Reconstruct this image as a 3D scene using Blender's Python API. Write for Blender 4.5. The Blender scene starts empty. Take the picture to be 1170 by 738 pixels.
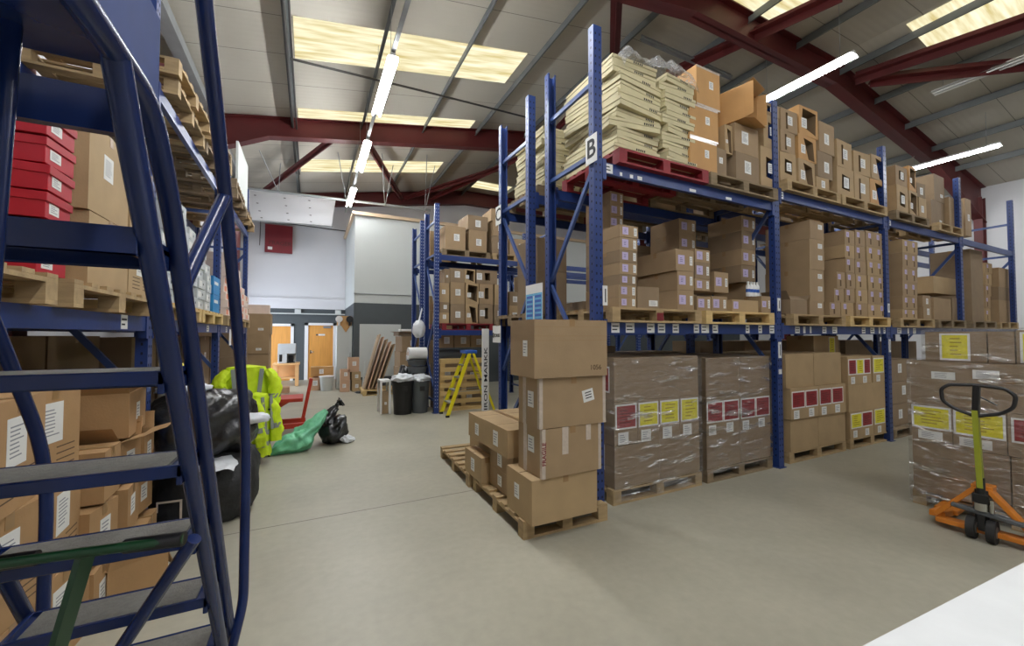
SKYLIGHT = 1.2
TUBE = 200.0
EXPOSURE = 0.0
import bpy, bmesh, math, random
from mathutils import Vector, Matrix, noise
SC = bpy.context.scene
COL = SC.collection
R = random.Random(7)
rad = math.radians

# ------------------------------------------------------------------ materials
def lin(c):
    return tuple(((v / 255) / 12.92 if v / 255 <= .04045 else ((v / 255 + .055) / 1.055) ** 2.4) for v in c) + (1,)

def mat(name, rgb, rough=.6, metal=0., var=.0, scale=8., bump=0., bscale=60., stretch=(1, 1, 1), spec=.5, coords='Object'):
    m = bpy.data.materials.new(name); m.use_nodes = True
    nt = m.node_tree; b = nt.nodes['Principled BSDF']
    c = lin(rgb)
    b.inputs['Base Color'].default_value = c
    b.inputs['Roughness'].default_value = rough
    b.inputs['Metallic'].default_value = metal
    b.inputs['Specular IOR Level'].default_value = spec
    tc = nt.nodes.new('ShaderNodeTexCoord'); mp = nt.nodes.new('ShaderNodeMapping')
    mp.inputs['Scale'].default_value = stretch
    nt.links.new(tc.outputs[coords], mp.inputs['Vector'])
    if var > 0:
        n = nt.nodes.new('ShaderNodeTexNoise'); n.inputs['Scale'].default_value = scale; n.inputs['Detail'].default_value = 5
        r = nt.nodes.new('ShaderNodeValToRGB')
        r.color_ramp.elements[0].position = .3; r.color_ramp.elements[1].position = .72
        r.color_ramp.elements[0].color = tuple(v * (1 - var) for v in c[:3]) + (1,)
        r.color_ramp.elements[1].color = tuple(min(1, v * (1 + var)) for v in c[:3]) + (1,)
        nt.links.new(mp.outputs[0], n.inputs['Vector']); nt.links.new(n.outputs['Fac'], r.inputs['Fac'])
        nt.links.new(r.outputs['Color'], b.inputs['Base Color'])
    if bump > 0:
        n2 = nt.nodes.new('ShaderNodeTexNoise'); n2.inputs['Scale'].default_value = bscale; n2.inputs['Detail'].default_value = 4
        bp = nt.nodes.new('ShaderNodeBump'); bp.inputs['Strength'].default_value = bump; bp.inputs['Distance'].default_value = .02
        nt.links.new(mp.outputs[0], n2.inputs['Vector']); nt.links.new(n2.outputs['Fac'], bp.inputs['Height'])
        nt.links.new(bp.outputs[0], b.inputs['Normal'])
    return m

def emit(name, rgb, strength):
    m = bpy.data.materials.new(name); m.use_nodes = True
    nt = m.node_tree; nt.nodes.clear()
    e = nt.nodes.new('ShaderNodeEmission'); o = nt.nodes.new('ShaderNodeOutputMaterial')
    e.inputs['Color'].default_value = lin(rgb); e.inputs['Strength'].default_value = strength
    nt.links.new(e.outputs[0], o.inputs[0]); return m

M = {}
def setup_materials():
    M['card'] = mat('cardboard', (158, 133, 101), .75, var=.07, scale=5, bump=.08, bscale=90)
    M['card2'] = mat('cardboard_tan', (172, 146, 108), .75, var=.07, scale=5, bump=.08, bscale=90)
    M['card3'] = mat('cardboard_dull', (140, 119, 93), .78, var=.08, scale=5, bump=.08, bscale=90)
    M['cardo'] = mat('cardboard_orange', (190, 146, 92), .7, var=.08, scale=4, bump=.08, bscale=90)
    M['cardp'] = mat('cardboard_pinkish', (196, 160, 132), .75, var=.06, scale=4)
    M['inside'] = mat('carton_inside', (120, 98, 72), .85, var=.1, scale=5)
    M['cream'] = mat('cream_cardboard', (200, 190, 152), .7, var=.06, scale=5, bump=.05)
    M['cardw'] = mat('cardboard_warm', (170, 134, 92), .75, var=.09, scale=5, bump=.08, bscale=90)
    M['purlin'] = mat('purlin_shaded', (112, 116, 116), .55, .2, var=.1, scale=4)  # darker galvanised steel, roof shadow put into the colour
    M['tape'] = mat('brown_tape', (150, 118, 78), .3, var=.05)
    M['ctape'] = mat('clear_tape', (196, 182, 168), .22, var=.1, scale=30)
    M['seam'] = mat('carton_seam', (92, 72, 50), .9)
    M['label'] = mat('paper_label', (226, 226, 222), .6, var=.03)
    M['ink'] = mat('label_ink', (140, 142, 148), .7)
    M['black_ink'] = mat('black_ink', (30, 30, 32), .7)
    M['purple'] = mat('lilac_label', (190, 178, 214), .6, var=.05)
    M['purple_ink'] = mat('violet_ink', (96, 88, 140), .7)
    M['red_label'] = mat('red_label', (142, 30, 36), .5, var=.12, scale=25)
    M['yellow_label'] = mat('yellow_label', (224, 214, 42), .5, var=.1, scale=25)
    M['yellow_ink'] = mat('olive_ink', (168, 150, 24), .6)
    M['red_ink'] = mat('dark_red_ink', (98, 20, 26), .6)
    M['wood'] = mat('pallet_wood', (170, 145, 106), .8, var=.22, scale=3, bump=.15, bscale=20, stretch=(1, 6, 6))
    M['wood_old'] = mat('weathered_pallet_wood', (132, 114, 88), .85, var=.25, scale=3, bump=.15, bscale=20, stretch=(1, 6, 6))
    M['wood_red'] = mat('red_painted_wood', (126, 25, 33), .6, var=.18, scale=6)
    M['wood_new'] = mat('pale_new_wood', (206, 176, 120), .7, var=.12, scale=3, stretch=(1, 8, 8))
    M['rack'] = mat('rack_blue_paint', (30, 54, 112), .38, var=.12, scale=4, bump=.03, bscale=20)
    M['rack_side'] = mat('rack_brace_sheen', (58, 80, 132), .35, var=.1, scale=6)  # post blue made lighter: reflections on the braces painted in
    M['hole'] = mat('punched_hole', (12, 16, 30), .8)
    M['hole_lit'] = mat('hole_light_painted', (176, 182, 196), .8)  # light passing through the holes, painted as pale quads
    M['ladder'] = mat('ladder_blue_shaded', (19, 38, 86), .27, var=.15, scale=5, bump=.02, bscale=15)  # blue darkened to hold the shade on the camera side
    M['ladder_matte'] = mat('kick_panel_paint', (30, 56, 118), .65, var=.15, scale=6, spec=.2)
    M['tread'] = mat('grey_grip_tread', (112, 110, 104), .95, var=.14, scale=70, bump=.4, bscale=220)
    M['steel_red'] = mat('red_oxide_steel', (86, 25, 25), .5, var=.12, scale=2)
    M['galv'] = mat('galvanised_steel', (148, 152, 152), .45, .3, var=.1, scale=4)
    M['dark_steel'] = mat('dark_conduit', (58, 56, 54), .5, .2)
    M['black'] = mat('black_plastic', (22, 22, 24), .38, var=.1, scale=8)
    M['rubber'] = mat('rubber', (34, 33, 32), .8)
    M['wheel'] = mat('grey_nylon_wheel', (92, 92, 88), .5)
    M['grey_plastic'] = mat('grey_plastic', (78, 82, 84), .45)
    M['white'] = mat('white_paint', (226, 226, 224), .5, var=.02)
    M['white_cloth'] = mat('white_plastic_sheet', (222, 226, 230), .3, var=.08, scale=12, bump=.5, bscale=14)
    M['lime'] = mat('lime_handle_paint', (146, 154, 42), .35)
    M['orange'] = mat('orange_truck_paint', (204, 122, 36), .4, var=.08)
    M['chrome'] = mat('chrome_ram', (190, 190, 186), .15, 1.)
    M['green_metal'] = mat('green_paint', (20, 62, 34), .35)
    M['yellow'] = mat('yellow_fibreglass', (222, 206, 26), .45, var=.05)
    M['blue_plastic'] = mat('blue_plastic', (52, 96, 180), .4)
    M['blue_box'] = mat('bright_blue_box', (34, 128, 188), .5, var=.05)
    M['hivis'] = mat('hi_vis_fabric', (206, 232, 32), .7, var=.08, scale=10, bump=.25, bscale=18)
    M['reflect'] = mat('reflective_tape', (140, 146, 142), .35)
    M['bag_black'] = mat('black_bag_film', (24, 25, 27), .3, var=.25, scale=8, bump=.9, bscale=9, spec=.7)
    M['bag_green'] = mat('green_bag_film', (120, 198, 156), .35, var=.15, scale=6, bump=.8, bscale=8)
    M['bag_weave'] = mat('black_woven_sack', (30, 31, 33), .6, var=.2, scale=8, bump=.5, bscale=14)
    M['red_paint'] = mat('red_trolley_paint', (176, 52, 34), .4, var=.08)
    M['door_wood'] = mat('oak_door_veneer', (214, 152, 74), .45, var=.1, scale=2, stretch=(8, 8, .7))
    M['bench_wood'] = mat('pine_bench', (224, 178, 122), .55, var=.08, scale=3)
    M['charcoal'] = mat('charcoal_wall_paint', (72, 78, 80), .7, var=.03)
    M['wall'] = mat('white_wall_paint', (206, 206, 208), .75, var=.02, scale=1)
    M['wall_grey'] = mat('pale_grey_panel', (196, 200, 196), .7, var=.02, scale=1)
    M['beige_trim'] = mat('beige_fascia', (196, 172, 142), .7)
    M['silver_box'] = mat('silver_grey_box', (188, 192, 192), .5, var=.04)
    M['peach_box'] = mat('white_orange_box', (226, 206, 192), .6, var=.06)
    M['peach_ink'] = mat('orange_print', (216, 130, 92), .6)
    M['shoe_red'] = mat('red_shoe_box', (172, 22, 40), .5, var=.05)
    M['shoe_pink'] = mat('red_lid_edge', (206, 84, 92), .5)
    M['paper_table'] = mat('white_table_top', (224, 226, 226), .55, var=.04, scale=5, bump=.04, bscale=6)
    M['sign_red'] = mat('red_sign', (118, 24, 34), .55, var=.08, scale=3)
    M['sky_blue'] = mat('sky_blue_print', (104, 176, 212), .5, var=.14, scale=12)
    M['skirt'] = mat('dark_gap', (14, 13, 12), .9)
    # crumpled clear plastic and stretch film: part clear, part glossy streaks
    for key, nm, lo, hi, sc, st in (('film', 'stretch_film', .1, .92, 2.6, (1.3, 1.3, 6)), ('bubble', 'clear_plastic_sheet', .3, .8, 14., (1, 1, 1))):
        m = bpy.data.materials.new(nm); m.use_nodes = True; nt = m.node_tree; nt.nodes.clear(); L = nt.links
        o = nt.nodes.new('ShaderNodeOutputMaterial'); mx = nt.nodes.new('ShaderNodeMixShader')
        tr = nt.nodes.new('ShaderNodeBsdfTransparent'); gl = nt.nodes.new('ShaderNodeBsdfPrincipled' if key == 'bubble' else 'ShaderNodeBsdfGlossy')
        tr.inputs[0].default_value = (.93, .93, .93, 1)
        gl.inputs[0].default_value = (.62, .62, .63, 1) if key == 'bubble' else (.95, .95, .96, 1); gl.inputs['Roughness'].default_value = .16 if key == 'bubble' else .24
        tc = nt.nodes.new('ShaderNodeTexCoord'); mp = nt.nodes.new('ShaderNodeMapping'); mp.inputs['Scale'].default_value = st
        mp.inputs['Rotation'].default_value = (.3, .32, 0)
        n = nt.nodes.new('ShaderNodeTexNoise'); n.inputs['Scale'].default_value = sc; n.inputs['Detail'].default_value = 6; n.inputs['Distortion'].default_value = .6
        r = nt.nodes.new('ShaderNodeMapRange'); r.inputs['From Min'].default_value = .54; r.inputs['From Max'].default_value = .74
        r.inputs['To Min'].default_value = lo; r.inputs['To Max'].default_value = hi
        n2 = nt.nodes.new('ShaderNodeTexNoise'); n2.inputs['Scale'].default_value = sc * 1.6; n2.inputs['Detail'].default_value = 3
        bp = nt.nodes.new('ShaderNodeBump'); bp.inputs['Strength'].default_value = 1.; bp.inputs['Distance'].default_value = .035 if key == 'bubble' else .09
        L.new(tc.outputs['Object'], mp.inputs[0]); L.new(mp.outputs[0], n.inputs['Vector']); L.new(mp.outputs[0], n2.inputs['Vector'])
        L.new(n.outputs['Fac'], r.inputs['Value']); L.new(r.outputs[0], mx.inputs[0]); L.new(n2.outputs['Fac'], bp.inputs['Height'])
        L.new(bp.outputs[0], gl.inputs['Normal']); L.new(tr.outputs[0], mx.inputs[1]); L.new(gl.outputs[0], mx.inputs[2]); L.new(mx.outputs[0], o.inputs[0])
        M[key] = m
    # floor: power-floated concrete with joints, scuffs and pale wear
    m = mat('concrete_floor', (166, 162, 145), .42, var=.11, scale=.9, bump=.03, bscale=30); nt = m.node_tree; L = nt.links
    b = nt.nodes['Principled BSDF']; ramp = [n for n in nt.nodes if n.type == 'VALTORGB'][0]
    tc = [n for n in nt.nodes if n.type == 'TEX_COORD'][0]
    sx = nt.nodes.new('ShaderNodeSeparateXYZ'); L.new(tc.outputs['Object'], sx.inputs[0])
    def line(out, pos, w):
        a = nt.nodes.new('ShaderNodeMath'); a.operation = 'SUBTRACT'; a.inputs[1].default_value = pos; L.new(out, a.inputs[0])
        c = nt.nodes.new('ShaderNodeMath'); c.operation = 'ABSOLUTE'; L.new(a.outputs[0], c.inputs[0])
        d = nt.nodes.new('ShaderNodeMath'); d.operation = 'LESS_THAN'; d.inputs[1].default_value = w; L.new(c.outputs[0], d.inputs[0]); return d.outputs[0]
    acc = None
    for o_, p_, w_ in ((sx.outputs['Y'], 4.1, .006), (sx.outputs['Y'], 10.1, .008), (sx.outputs['Y'], -1.9, .006)):
        l_ = line(o_, p_, w_)
        if acc is None: acc = l_
        else:
            x = nt.nodes.new('ShaderNodeMath'); x.operation = 'MAXIMUM'; L.new(acc, x.inputs[0]); L.new(l_, x.inputs[1]); acc = x.outputs[0]
    big = nt.nodes.new('ShaderNodeTexNoise'); big.inputs['Scale'].default_value = 14; big.inputs['Detail'].default_value = 8; L.new(tc.outputs['Object'], big.inputs['Vector'])
    mr = nt.nodes.new('ShaderNodeMapRange'); mr.inputs['To Min'].default_value = .86; mr.inputs['To Max'].default_value = 1.1; L.new(big.outputs['Fac'], mr.inputs['Value'])
    mu = nt.nodes.new('ShaderNodeMixRGB'); mu.blend_type = 'MULTIPLY'; mu.inputs[0].default_value = 1; L.new(ramp.outputs[0], mu.inputs[1]); L.new(mr.outputs[0], mu.inputs[2])
    mx = nt.nodes.new('ShaderNodeMixRGB'); L.new(acc, mx.inputs[0]); L.new(mu.outputs[0], mx.inputs[1]); mx.inputs[2].default_value = lin((96, 92, 84)); L.new(mx.outputs[0], b.inputs['Base Color'])
    M['floor'] = m
    # ceiling liner sheets with joints every metre across the building, faint ribs
    m = mat('roof_liner', (186, 181, 168), .6, var=.03, scale=1.2); nt = m.node_tree; L = nt.links
    b = nt.nodes['Principled BSDF']; ramp = [n for n in nt.nodes if n.type == 'VALTORGB'][0]; tc = [n for n in nt.nodes if n.type == 'TEX_COORD'][0]
    sx = nt.nodes.new('ShaderNodeSeparateXYZ'); L.new(tc.outputs['Object'], sx.inputs[0])
    a = nt.nodes.new('ShaderNodeMath'); a.operation = 'ADD'; a.inputs[1].default_value = 20 - .36; L.new(sx.outputs['Y'], a.inputs[0])
    f = nt.nodes.new('ShaderNodeMath'); f.operation = 'FRACT'; L.new(a.outputs[0], f.inputs[0])
    lt = nt.nodes.new('ShaderNodeMath'); lt.operation = 'LESS_THAN'; lt.inputs[1].default_value = .014; L.new(f.outputs[0], lt.inputs[0])
    mx = nt.nodes.new('ShaderNodeMixRGB'); L.new(lt.outputs[0], mx.inputs[0]); L.new(ramp.outputs[0], mx.inputs[1]); mx.inputs[2].default_value = lin((118, 114, 106)); L.new(mx.outputs[0], b.inputs['Base Color'])
    wv = nt.nodes.new('ShaderNodeTexWave'); wv.bands_direction = 'Y'; wv.inputs['Scale'].default_value = 2.5
    bp = nt.nodes.new('ShaderNodeBump'); bp.inputs['Strength'].default_value = .12; bp.inputs['Distance'].default_value = .02
    L.new(tc.outputs['Object'], wv.inputs['Vector']); L.new(wv.outputs['Fac'], bp.inputs['Height']); L.new(bp.outputs[0], b.inputs['Normal'])
    M['liner'] = m
    # rooflight: weathered translucent sheet, backlit by daylight
    m = bpy.data.materials.new('rooflight_sheet'); m.use_nodes = True; nt = m.node_tree; nt.nodes.clear(); L = nt.links
    o = nt.nodes.new('ShaderNodeOutputMaterial'); e = nt.nodes.new('ShaderNodeEmission')
    tc = nt.nodes.new('ShaderNodeTexCoord'); mp = nt.nodes.new('ShaderNodeMapping'); mp.inputs['Scale'].default_value = (.5, 4.5, 1)
    n = nt.nodes.new('ShaderNodeTexNoise'); n.inputs['Scale'].default_value = 2.2; n.inputs['Detail'].default_value = 7
    r = nt.nodes.new('ShaderNodeValToRGB'); r.color_ramp.elements[0].position = .3; r.color_ramp.elements[1].position = .66
    r.color_ramp.elements[0].color = lin((206, 188, 128)); r.color_ramp.elements[1].color = lin((252, 247, 214))
    L.new(tc.outputs['Object'], mp.inputs[0]); L.new(mp.outputs[0], n.inputs['Vector']); L.new(n.outputs['Fac'], r.inputs['Fac']); L.new(r.outputs[0], e.inputs['Color'])
    e.inputs['Strength'].default_value = SKYLIGHT; L.new(e.outputs[0], o.inputs[0]); M['rooflight'] = m
    M['tube'] = emit('fluorescent_tube', (250, 252, 255), TUBE)
    M['lit_white'] = emit('added_daylight_glow', (225, 236, 255), 7.0)  # glow of the added, unseen doorway panel

# ------------------------------------------------------------------ mesh builder
class MB:
    def __init__(s): s.v = []; s.f = []; s.m = []; s.sm = []
    def add(s, vs, fs, m=0, smooth=False):
        n = len(s.v); s.v += [tuple(p) for p in vs]
        for f in fs: s.f.append([n + i for i in f]); s.m.append(m); s.sm.append(smooth)
        return s
    def box(s, x0, x1, y0, y1, z0, z1, m=0, X=None):
        vs = [Vector(p) for p in ((x0, y0, z0), (x1, y0, z0), (x1, y1, z0), (x0, y1, z0), (x0, y0, z1), (x1, y0, z1), (x1, y1, z1), (x0, y1, z1))]
        if X is not None: vs = [X @ p for p in vs]
        return s.add(vs, [(0, 3, 2, 1), (4, 5, 6, 7), (0, 1, 5, 4), (1, 2, 6, 5), (2, 3, 7, 6), (3, 0, 4, 7)], m)
    def quad(s, a, b, c, d, m=0): return s.add([a, b, c, d], [(0, 1, 2, 3)], m)
    def tube(s, pts, r, n=12, m=0, caps=True, r2=None):
        pts = [Vector(p) for p in pts]; k = len(pts); rings = []; ref = None
        for i, p in enumerate(pts):
            if i == 0: d = pts[1] - p
            elif i == k - 1: d = p - pts[i - 1]
            else: d = (pts[i + 1] - p).normalized() + (p - pts[i - 1]).normalized()
            d.normalize()
            if ref is None:
                ref = Vector((0, 0, 1)) if abs(d.z) < .9 else Vector((1, 0, 0))
            u = d.cross(ref).normalized(); w = u.cross(d).normalized(); ref = w
            rr = r if r2 is None else r + (r2 - r) * i / (k - 1)
            if isinstance(r, (list, tuple)): rr = r[i]
            rings.append([p + (u * math.cos(2 * math.pi * j / n) + w * math.sin(2 * math.pi * j / n)) * rr for j in range(n)])
        vs = [q for ring in rings for q in ring]; fs = []
        for i in range(k - 1):
            for j in range(n):
                fs.append((i * n + j, i * n + (j + 1) % n, (i + 1) * n + (j + 1) % n, (i + 1) * n + j))
        s.add(vs, fs, m, True)
        if caps: s.add(rings[0], [tuple(range(n - 1, -1, -1))], m); s.add(rings[-1], [tuple(range(n))], m)
        return s
    def bar(s, p, q, w, h, m=0, up=(0, 0, 1)):
        p = Vector(p); q = Vector(q); d = (q - p); L = d.length; d.normalize(); up = Vector(up)
        if abs(d.dot(up)) > .98: up = Vector((0, 1, 0))
        u = d.cross(up).normalized(); v = u.cross(d).normalized()
        X = Matrix((u, d, v)).transposed().to_4x4(); X.translation = p
        return s.box(-w / 2, w / 2, 0, L, -h / 2, h / 2, m, X)
    def build(s, name, mats, parent=None, loc=None, rz=None, bevel=0., smooth_all=False):
        me = bpy.data.meshes.new(name); me.from_pydata(s.v, [], s.f)
        if not isinstance(mats, (list, tuple)): mats = [mats]
        for k in mats: me.materials.append(M[k] if isinstance(k, str) else k)
        me.polygons.foreach_set('material_index', s.m)
        me.polygons.foreach_set('use_smooth', [True] * len(s.f) if smooth_all else s.sm)
        me.update()
        if bevel > 0:
            bm = bmesh.new(); bm.from_mesh(me); bmesh.ops.remove_doubles(bm, verts=bm.verts, dist=1e-5)
            bmesh.ops.bevel(bm, geom=bm.edges[:], offset=bevel, segments=1, affect='EDGES', clamp_overlap=True); bm.to_mesh(me); bm.free()
        o = bpy.data.objects.new(name, me); COL.objects.link(o)
        if parent is not None: o.parent = parent
        if loc is not None: o.location = loc
        if rz is not None: o.rotation_euler = (0, 0, rz)
        return o

def curve_pts(pts, n=5):
    """Round the corners of a polyline."""
    P = [Vector(p) for p in pts]; out = [P[0]]
    for i in range(1, len(P) - 1):
        a, b, c = P[i - 1], P[i], P[i + 1]; t = min((a - b).length, (c - b).length) * .35
        p = b + (a - b).normalized() * t; q = b + (c - b).normalized() * t
        for k in range(n + 1):
            u = k / n; out.append((1 - u) ** 2 * p + 2 * u * (1 - u) * b + u * u * q)
    out.append(P[-1]); return out

def thing(name, label, cat, loc=(0, 0, 0), rz=0., group=None):
    o = bpy.data.objects.new(name, None); COL.objects.link(o); o.empty_display_size = .1
    o.location = loc; o.rotation_euler = (0, 0, rz); o['label'] = label; o['category'] = cat
    if group: o['group'] = group
    return o
def tag(o, label, cat, group=None, kind=None):
    o['label'] = label; o['category'] = cat
    if group: o['group'] = group
    if kind: o['kind'] = kind
    return o
def struct(name, mb, mats, parent=None, **k):
    o = mb.build(name, mats, parent, **k)
    if parent is None: o['kind'] = 'structure'
    return o
def text_mesh(s, size, m, name='lettering', parent=None, X=Matrix(), bold=0., loc=None):
    cu = bpy.data.curves.new('t', 'FONT'); cu.body = s; cu.size = size; cu.align_x = 'CENTER'; cu.align_y = 'CENTER'; cu.extrude = .0008; cu.offset = bold
    cu.resolution_u = 3
    t = bpy.data.objects.new('t', cu); COL.objects.link(t); dg = bpy.context.evaluated_depsgraph_get(); dg.update()
    me = bpy.data.meshes.new_from_object(t.evaluated_get(dg)); bpy.data.objects.remove(t); me.materials.clear(); me.materials.append(M[m]); me.transform(X)
    o = bpy.data.objects.new(name, me); COL.objects.link(o)
    if parent is not None: o.parent = parent
    return o
def lump(rx, ry, rz_, seed=0, amp=.18, fr=2.2, n=40, sq=2.6, flat=True):
    """Slumped sack: superellipsoid on the ground with folds."""
    mb = MB(); vs = []; fs = []
    for i in range(n + 1):
        ph = -math.pi / 2 + math.pi * i / n
        for j in range(2 * n):
            th = math.pi * j / n
            sp = lambda v: math.copysign(abs(v) ** (2 / sq), v)
            p = Vector((sp(math.cos(ph)) * sp(math.cos(th)), sp(math.cos(ph)) * sp(math.sin(th)), sp(math.sin(ph))))
            q = Vector((p.x * fr + seed * 7.1, p.y * fr, p.z * fr))
            d = noise.noise(q) * amp + abs(noise.noise(q * 2.7)) * amp * .45 + noise.noise(q * 6) * amp * .12 - abs(noise.noise(q * 4.3)) * amp * .4
            p = p * (1 + d)
            z = p.z * rz_ + rz_ * .9
            if flat: z = max(z, 0.004 + .004 * abs(noise.noise(q * 3)))
            vs.append(Vector((p.x * rx, p.y * ry, z)))
    for i in range(n):
        for j in range(2 * n):
            fs.append((i * 2 * n + j, i * 2 * n + (j + 1) % (2 * n), (i + 1) * 2 * n + (j + 1) % (2 * n), (i + 1) * 2 * n + j))
    mb.add(vs, fs, 0, True); return mb
def sack(mb, pts, radii, seed, amp=.16, n=30, flat=.75):
    P = curve_pts(pts, 6) if len(pts) > 2 else [Vector(p) for p in pts]; K = 40; out = []
    L = [0.]
    for a, b in zip(P, P[1:]): L.append(L[-1] + (b - a).length)
    for k in range(K + 1):
        s_ = L[-1] * k / K; i = max(0, min(len(P) - 2, next((q for q in range(len(L) - 1) if L[q + 1] >= s_), len(P) - 2))); f = (s_ - L[i]) / max(1e-6, L[i + 1] - L[i]); out.append(P[i].lerp(P[i + 1], f))
    vs = []
    for k, p in enumerate(out):
        u = k / K * (len(radii) - 1); i = min(int(u), len(radii) - 2); e = u - i; e = e * e * (3 - 2 * e); r = radii[i] * (1 - e) + radii[i + 1] * e
        d = (out[min(k + 1, K)] - out[max(k - 1, 0)]).normalized(); side = d.cross(Vector((0, 0, 1))); side = side.normalized() if side.length > .05 else Vector((1, 0, 0)); up = side.cross(d)
        for j in range(n):
            a = 2 * math.pi * j / n; c, s2 = math.cos(a), math.sin(a); q = Vector((c * 1.3 + seed, s2 * 1.3, k * .11))
            rr = r * (1 + amp * noise.noise(q * 1.3) - amp * .9 * abs(noise.noise(q * 2.6)) + amp * .3 * math.sin(a * 7 + k * .25))
            v = p + side * (c * rr) + up * (s2 * rr * flat); v.z = max(v.z, .004 + .003 * (j % 3)); vs.append(v)
    mb.add(vs, [(k * n + j, k * n + (j + 1) % n, (k + 1) * n + (j + 1) % n, (k + 1) * n + j) for k in range(K) for j in range(n)], 0, True)
    mb.add(vs[:n], [tuple(range(n - 1, -1, -1))], 0, True); mb.add(vs[-n:], [tuple(range(n))], 0, True)
ORD = 'first second third fourth fifth sixth seventh eighth ninth tenth eleventh twelfth'.split()
# ------------------------------------------------------------------ cartons
def face_frame(w, d, h, face):
    """Origin (bottom-left of the face), horizontal unit, outward normal, face width."""
    if face == '-y': return Vector((-w / 2, -d / 2, 0)), Vector((1, 0, 0)), Vector((0, -1, 0)), w
    if face == '+x': return Vector((w / 2, -d / 2, 0)), Vector((0, 1, 0)), Vector((1, 0, 0)), d
    if face == '-x': return Vector((-w / 2, d / 2, 0)), Vector((0, -1, 0)), Vector((-1, 0, 0)), d
def plate(mb, fr, u0, u1, v0, v1, t=.0012, m=0, tilt=0.):
    o, U, N, W = fr; V = Vector((0, 0, 1)); cu, cv = (u0 + u1) / 2, (v0 + v1) / 2
    def P(u, v, k):
        du, dv = u - cu, v - cv; u2 = cu + du * math.cos(tilt) - dv * math.sin(tilt); v2 = cv + du * math.sin(tilt) + dv * math.cos(tilt)
        return o + U * u2 + V * v2 + N * k
    a, b, c, d = P(u0, v0, t), P(u1, v0, t), P(u1, v1, t), P(u0, v1, t)
    e, f, g, h = P(u0, v0, 0), P(u1, v0, 0), P(u1, v1, 0), P(u0, v1, 0)
    mb.add([a, b, c, d, e, f, g, h], [(0, 1, 2, 3), (0, 4, 5, 1), (1, 5, 6, 2), (2, 6, 7, 3), (3, 7, 4, 0)], m)
def lines(mb, fr, u0, u1, v0, v1, n, m, t, rnd, tilt=0.):
    for k in range(n):
        v = v1 - (k + .5) * (v1 - v0) / n; hh = (v1 - v0) / n * .17; e = rnd.uniform(.55, 1.)
        plate(mb, fr, u0, u0 + (u1 - u0) * e, v - hh, v + hh, t, m)
def label_white(par, fr, u, v, w, h, rnd, tilt=0., name='shipping_label', ink=True, t=.0015):
    mb = MB(); plate(mb, fr, u - w / 2, u + w / 2, v - h / 2, v + h / 2, t, 0, tilt)
    if ink and abs(tilt) < .05: lines(mb, fr, u - w * .36, u + w * .36, v - h * .34, v + h * .36, 4 if h < .15 else 8, 1, t + .0005, rnd)
    return mb.build(name, ['label', 'ink'], par)
def label_purple(par, fr, u, v, w, h, rnd):
    mb = MB(); plate(mb, fr, u - w / 2, u + w / 2, v - h / 2, v + h / 2, .0015, 0)
    lines(mb, fr, u - w * .22, u + w * .22, v - h * .26, v + h * .26, 3, 1, .002, rnd)
    return mb.build('shipping_label', ['purple', 'purple_ink'], par)
def panel_label(par, fr, u0, u1, v0, v1, col, rnd, name='printed_panel'):
    mb = MB(); plate(mb, fr, u0, u1, v0, v1, .0015, 0); b = .016
    plate(mb, fr, u0 + b, u1 - b, v0 + b, v1 - b, .0025, 1)
    if col != 'red_label':
        lines(mb, fr, u0 + .07, u1 - .05, v0 + .04, v1 - .03, 5, 2, .0032, rnd)
    else:
        lines(mb, fr, u0 + .05, u1 - .04, v0 + .05, v1 - .05, 5, 2, .0032, rnd)
    return mb.build(name, ['label', col, 'yellow_ink' if col != 'red_label' else 'red_ink'], par)

def carton_body(w, d, h, face, hole=None, jit=.004, rnd=R):
    mb = MB(); x, y = w / 2, d / 2
    J = lambda: rnd.uniform(-jit, jit)
    c = [Vector((sx * x, sy * y, 0)) for sx, sy in ((-1, -1), (1, -1), (1, 1), (-1, 1))]
    c += [Vector((sx * x, sy * y, h + J() * .5 - jit * .3)) for sx, sy in ((-1, -1), (1, -1), (1, 1), (-1, 1))]
    sides = {'-y': (0, 1, 5, 4), '+x': (1, 2, 6, 5), '+y': (2, 3, 7, 6), '-x': (3, 0, 4, 7)}
    fs = [(0, 3, 2, 1), (4, 5, 6, 7)] + [f for k, f in sides.items() if not (hole and k == face)]
    mb.add(c, fs, 0)
    # top seam between the flaps
    mb.box(-x * .98, x * .98, -.002, .002, h - .002, h + .0008, 2)
    if hole:
        fr = face_frame(w, d, h, face); o, U, N, W = fr; ids = sides[face]
        out = [c[i] for i in ids]; V = Vector((0, 0, 1))
        hq = [o + U * (W * a) + V * (h * b) for a, b in hole]
        for k in range(4): mb.quad(out[k], out[(k + 1) % 4], hq[(k + 1) % 4], hq[k], 0)
        dep = min(d if face in ('-y',) else w, .3) * .9
        back = [p - N * dep for p in hq]
        for k in range(4): mb.quad(hq[k], hq[(k + 1) % 4], back[(k + 1) % 4], back[k], 1)
        mb.quad(*back, 1)
    return mb

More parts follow.
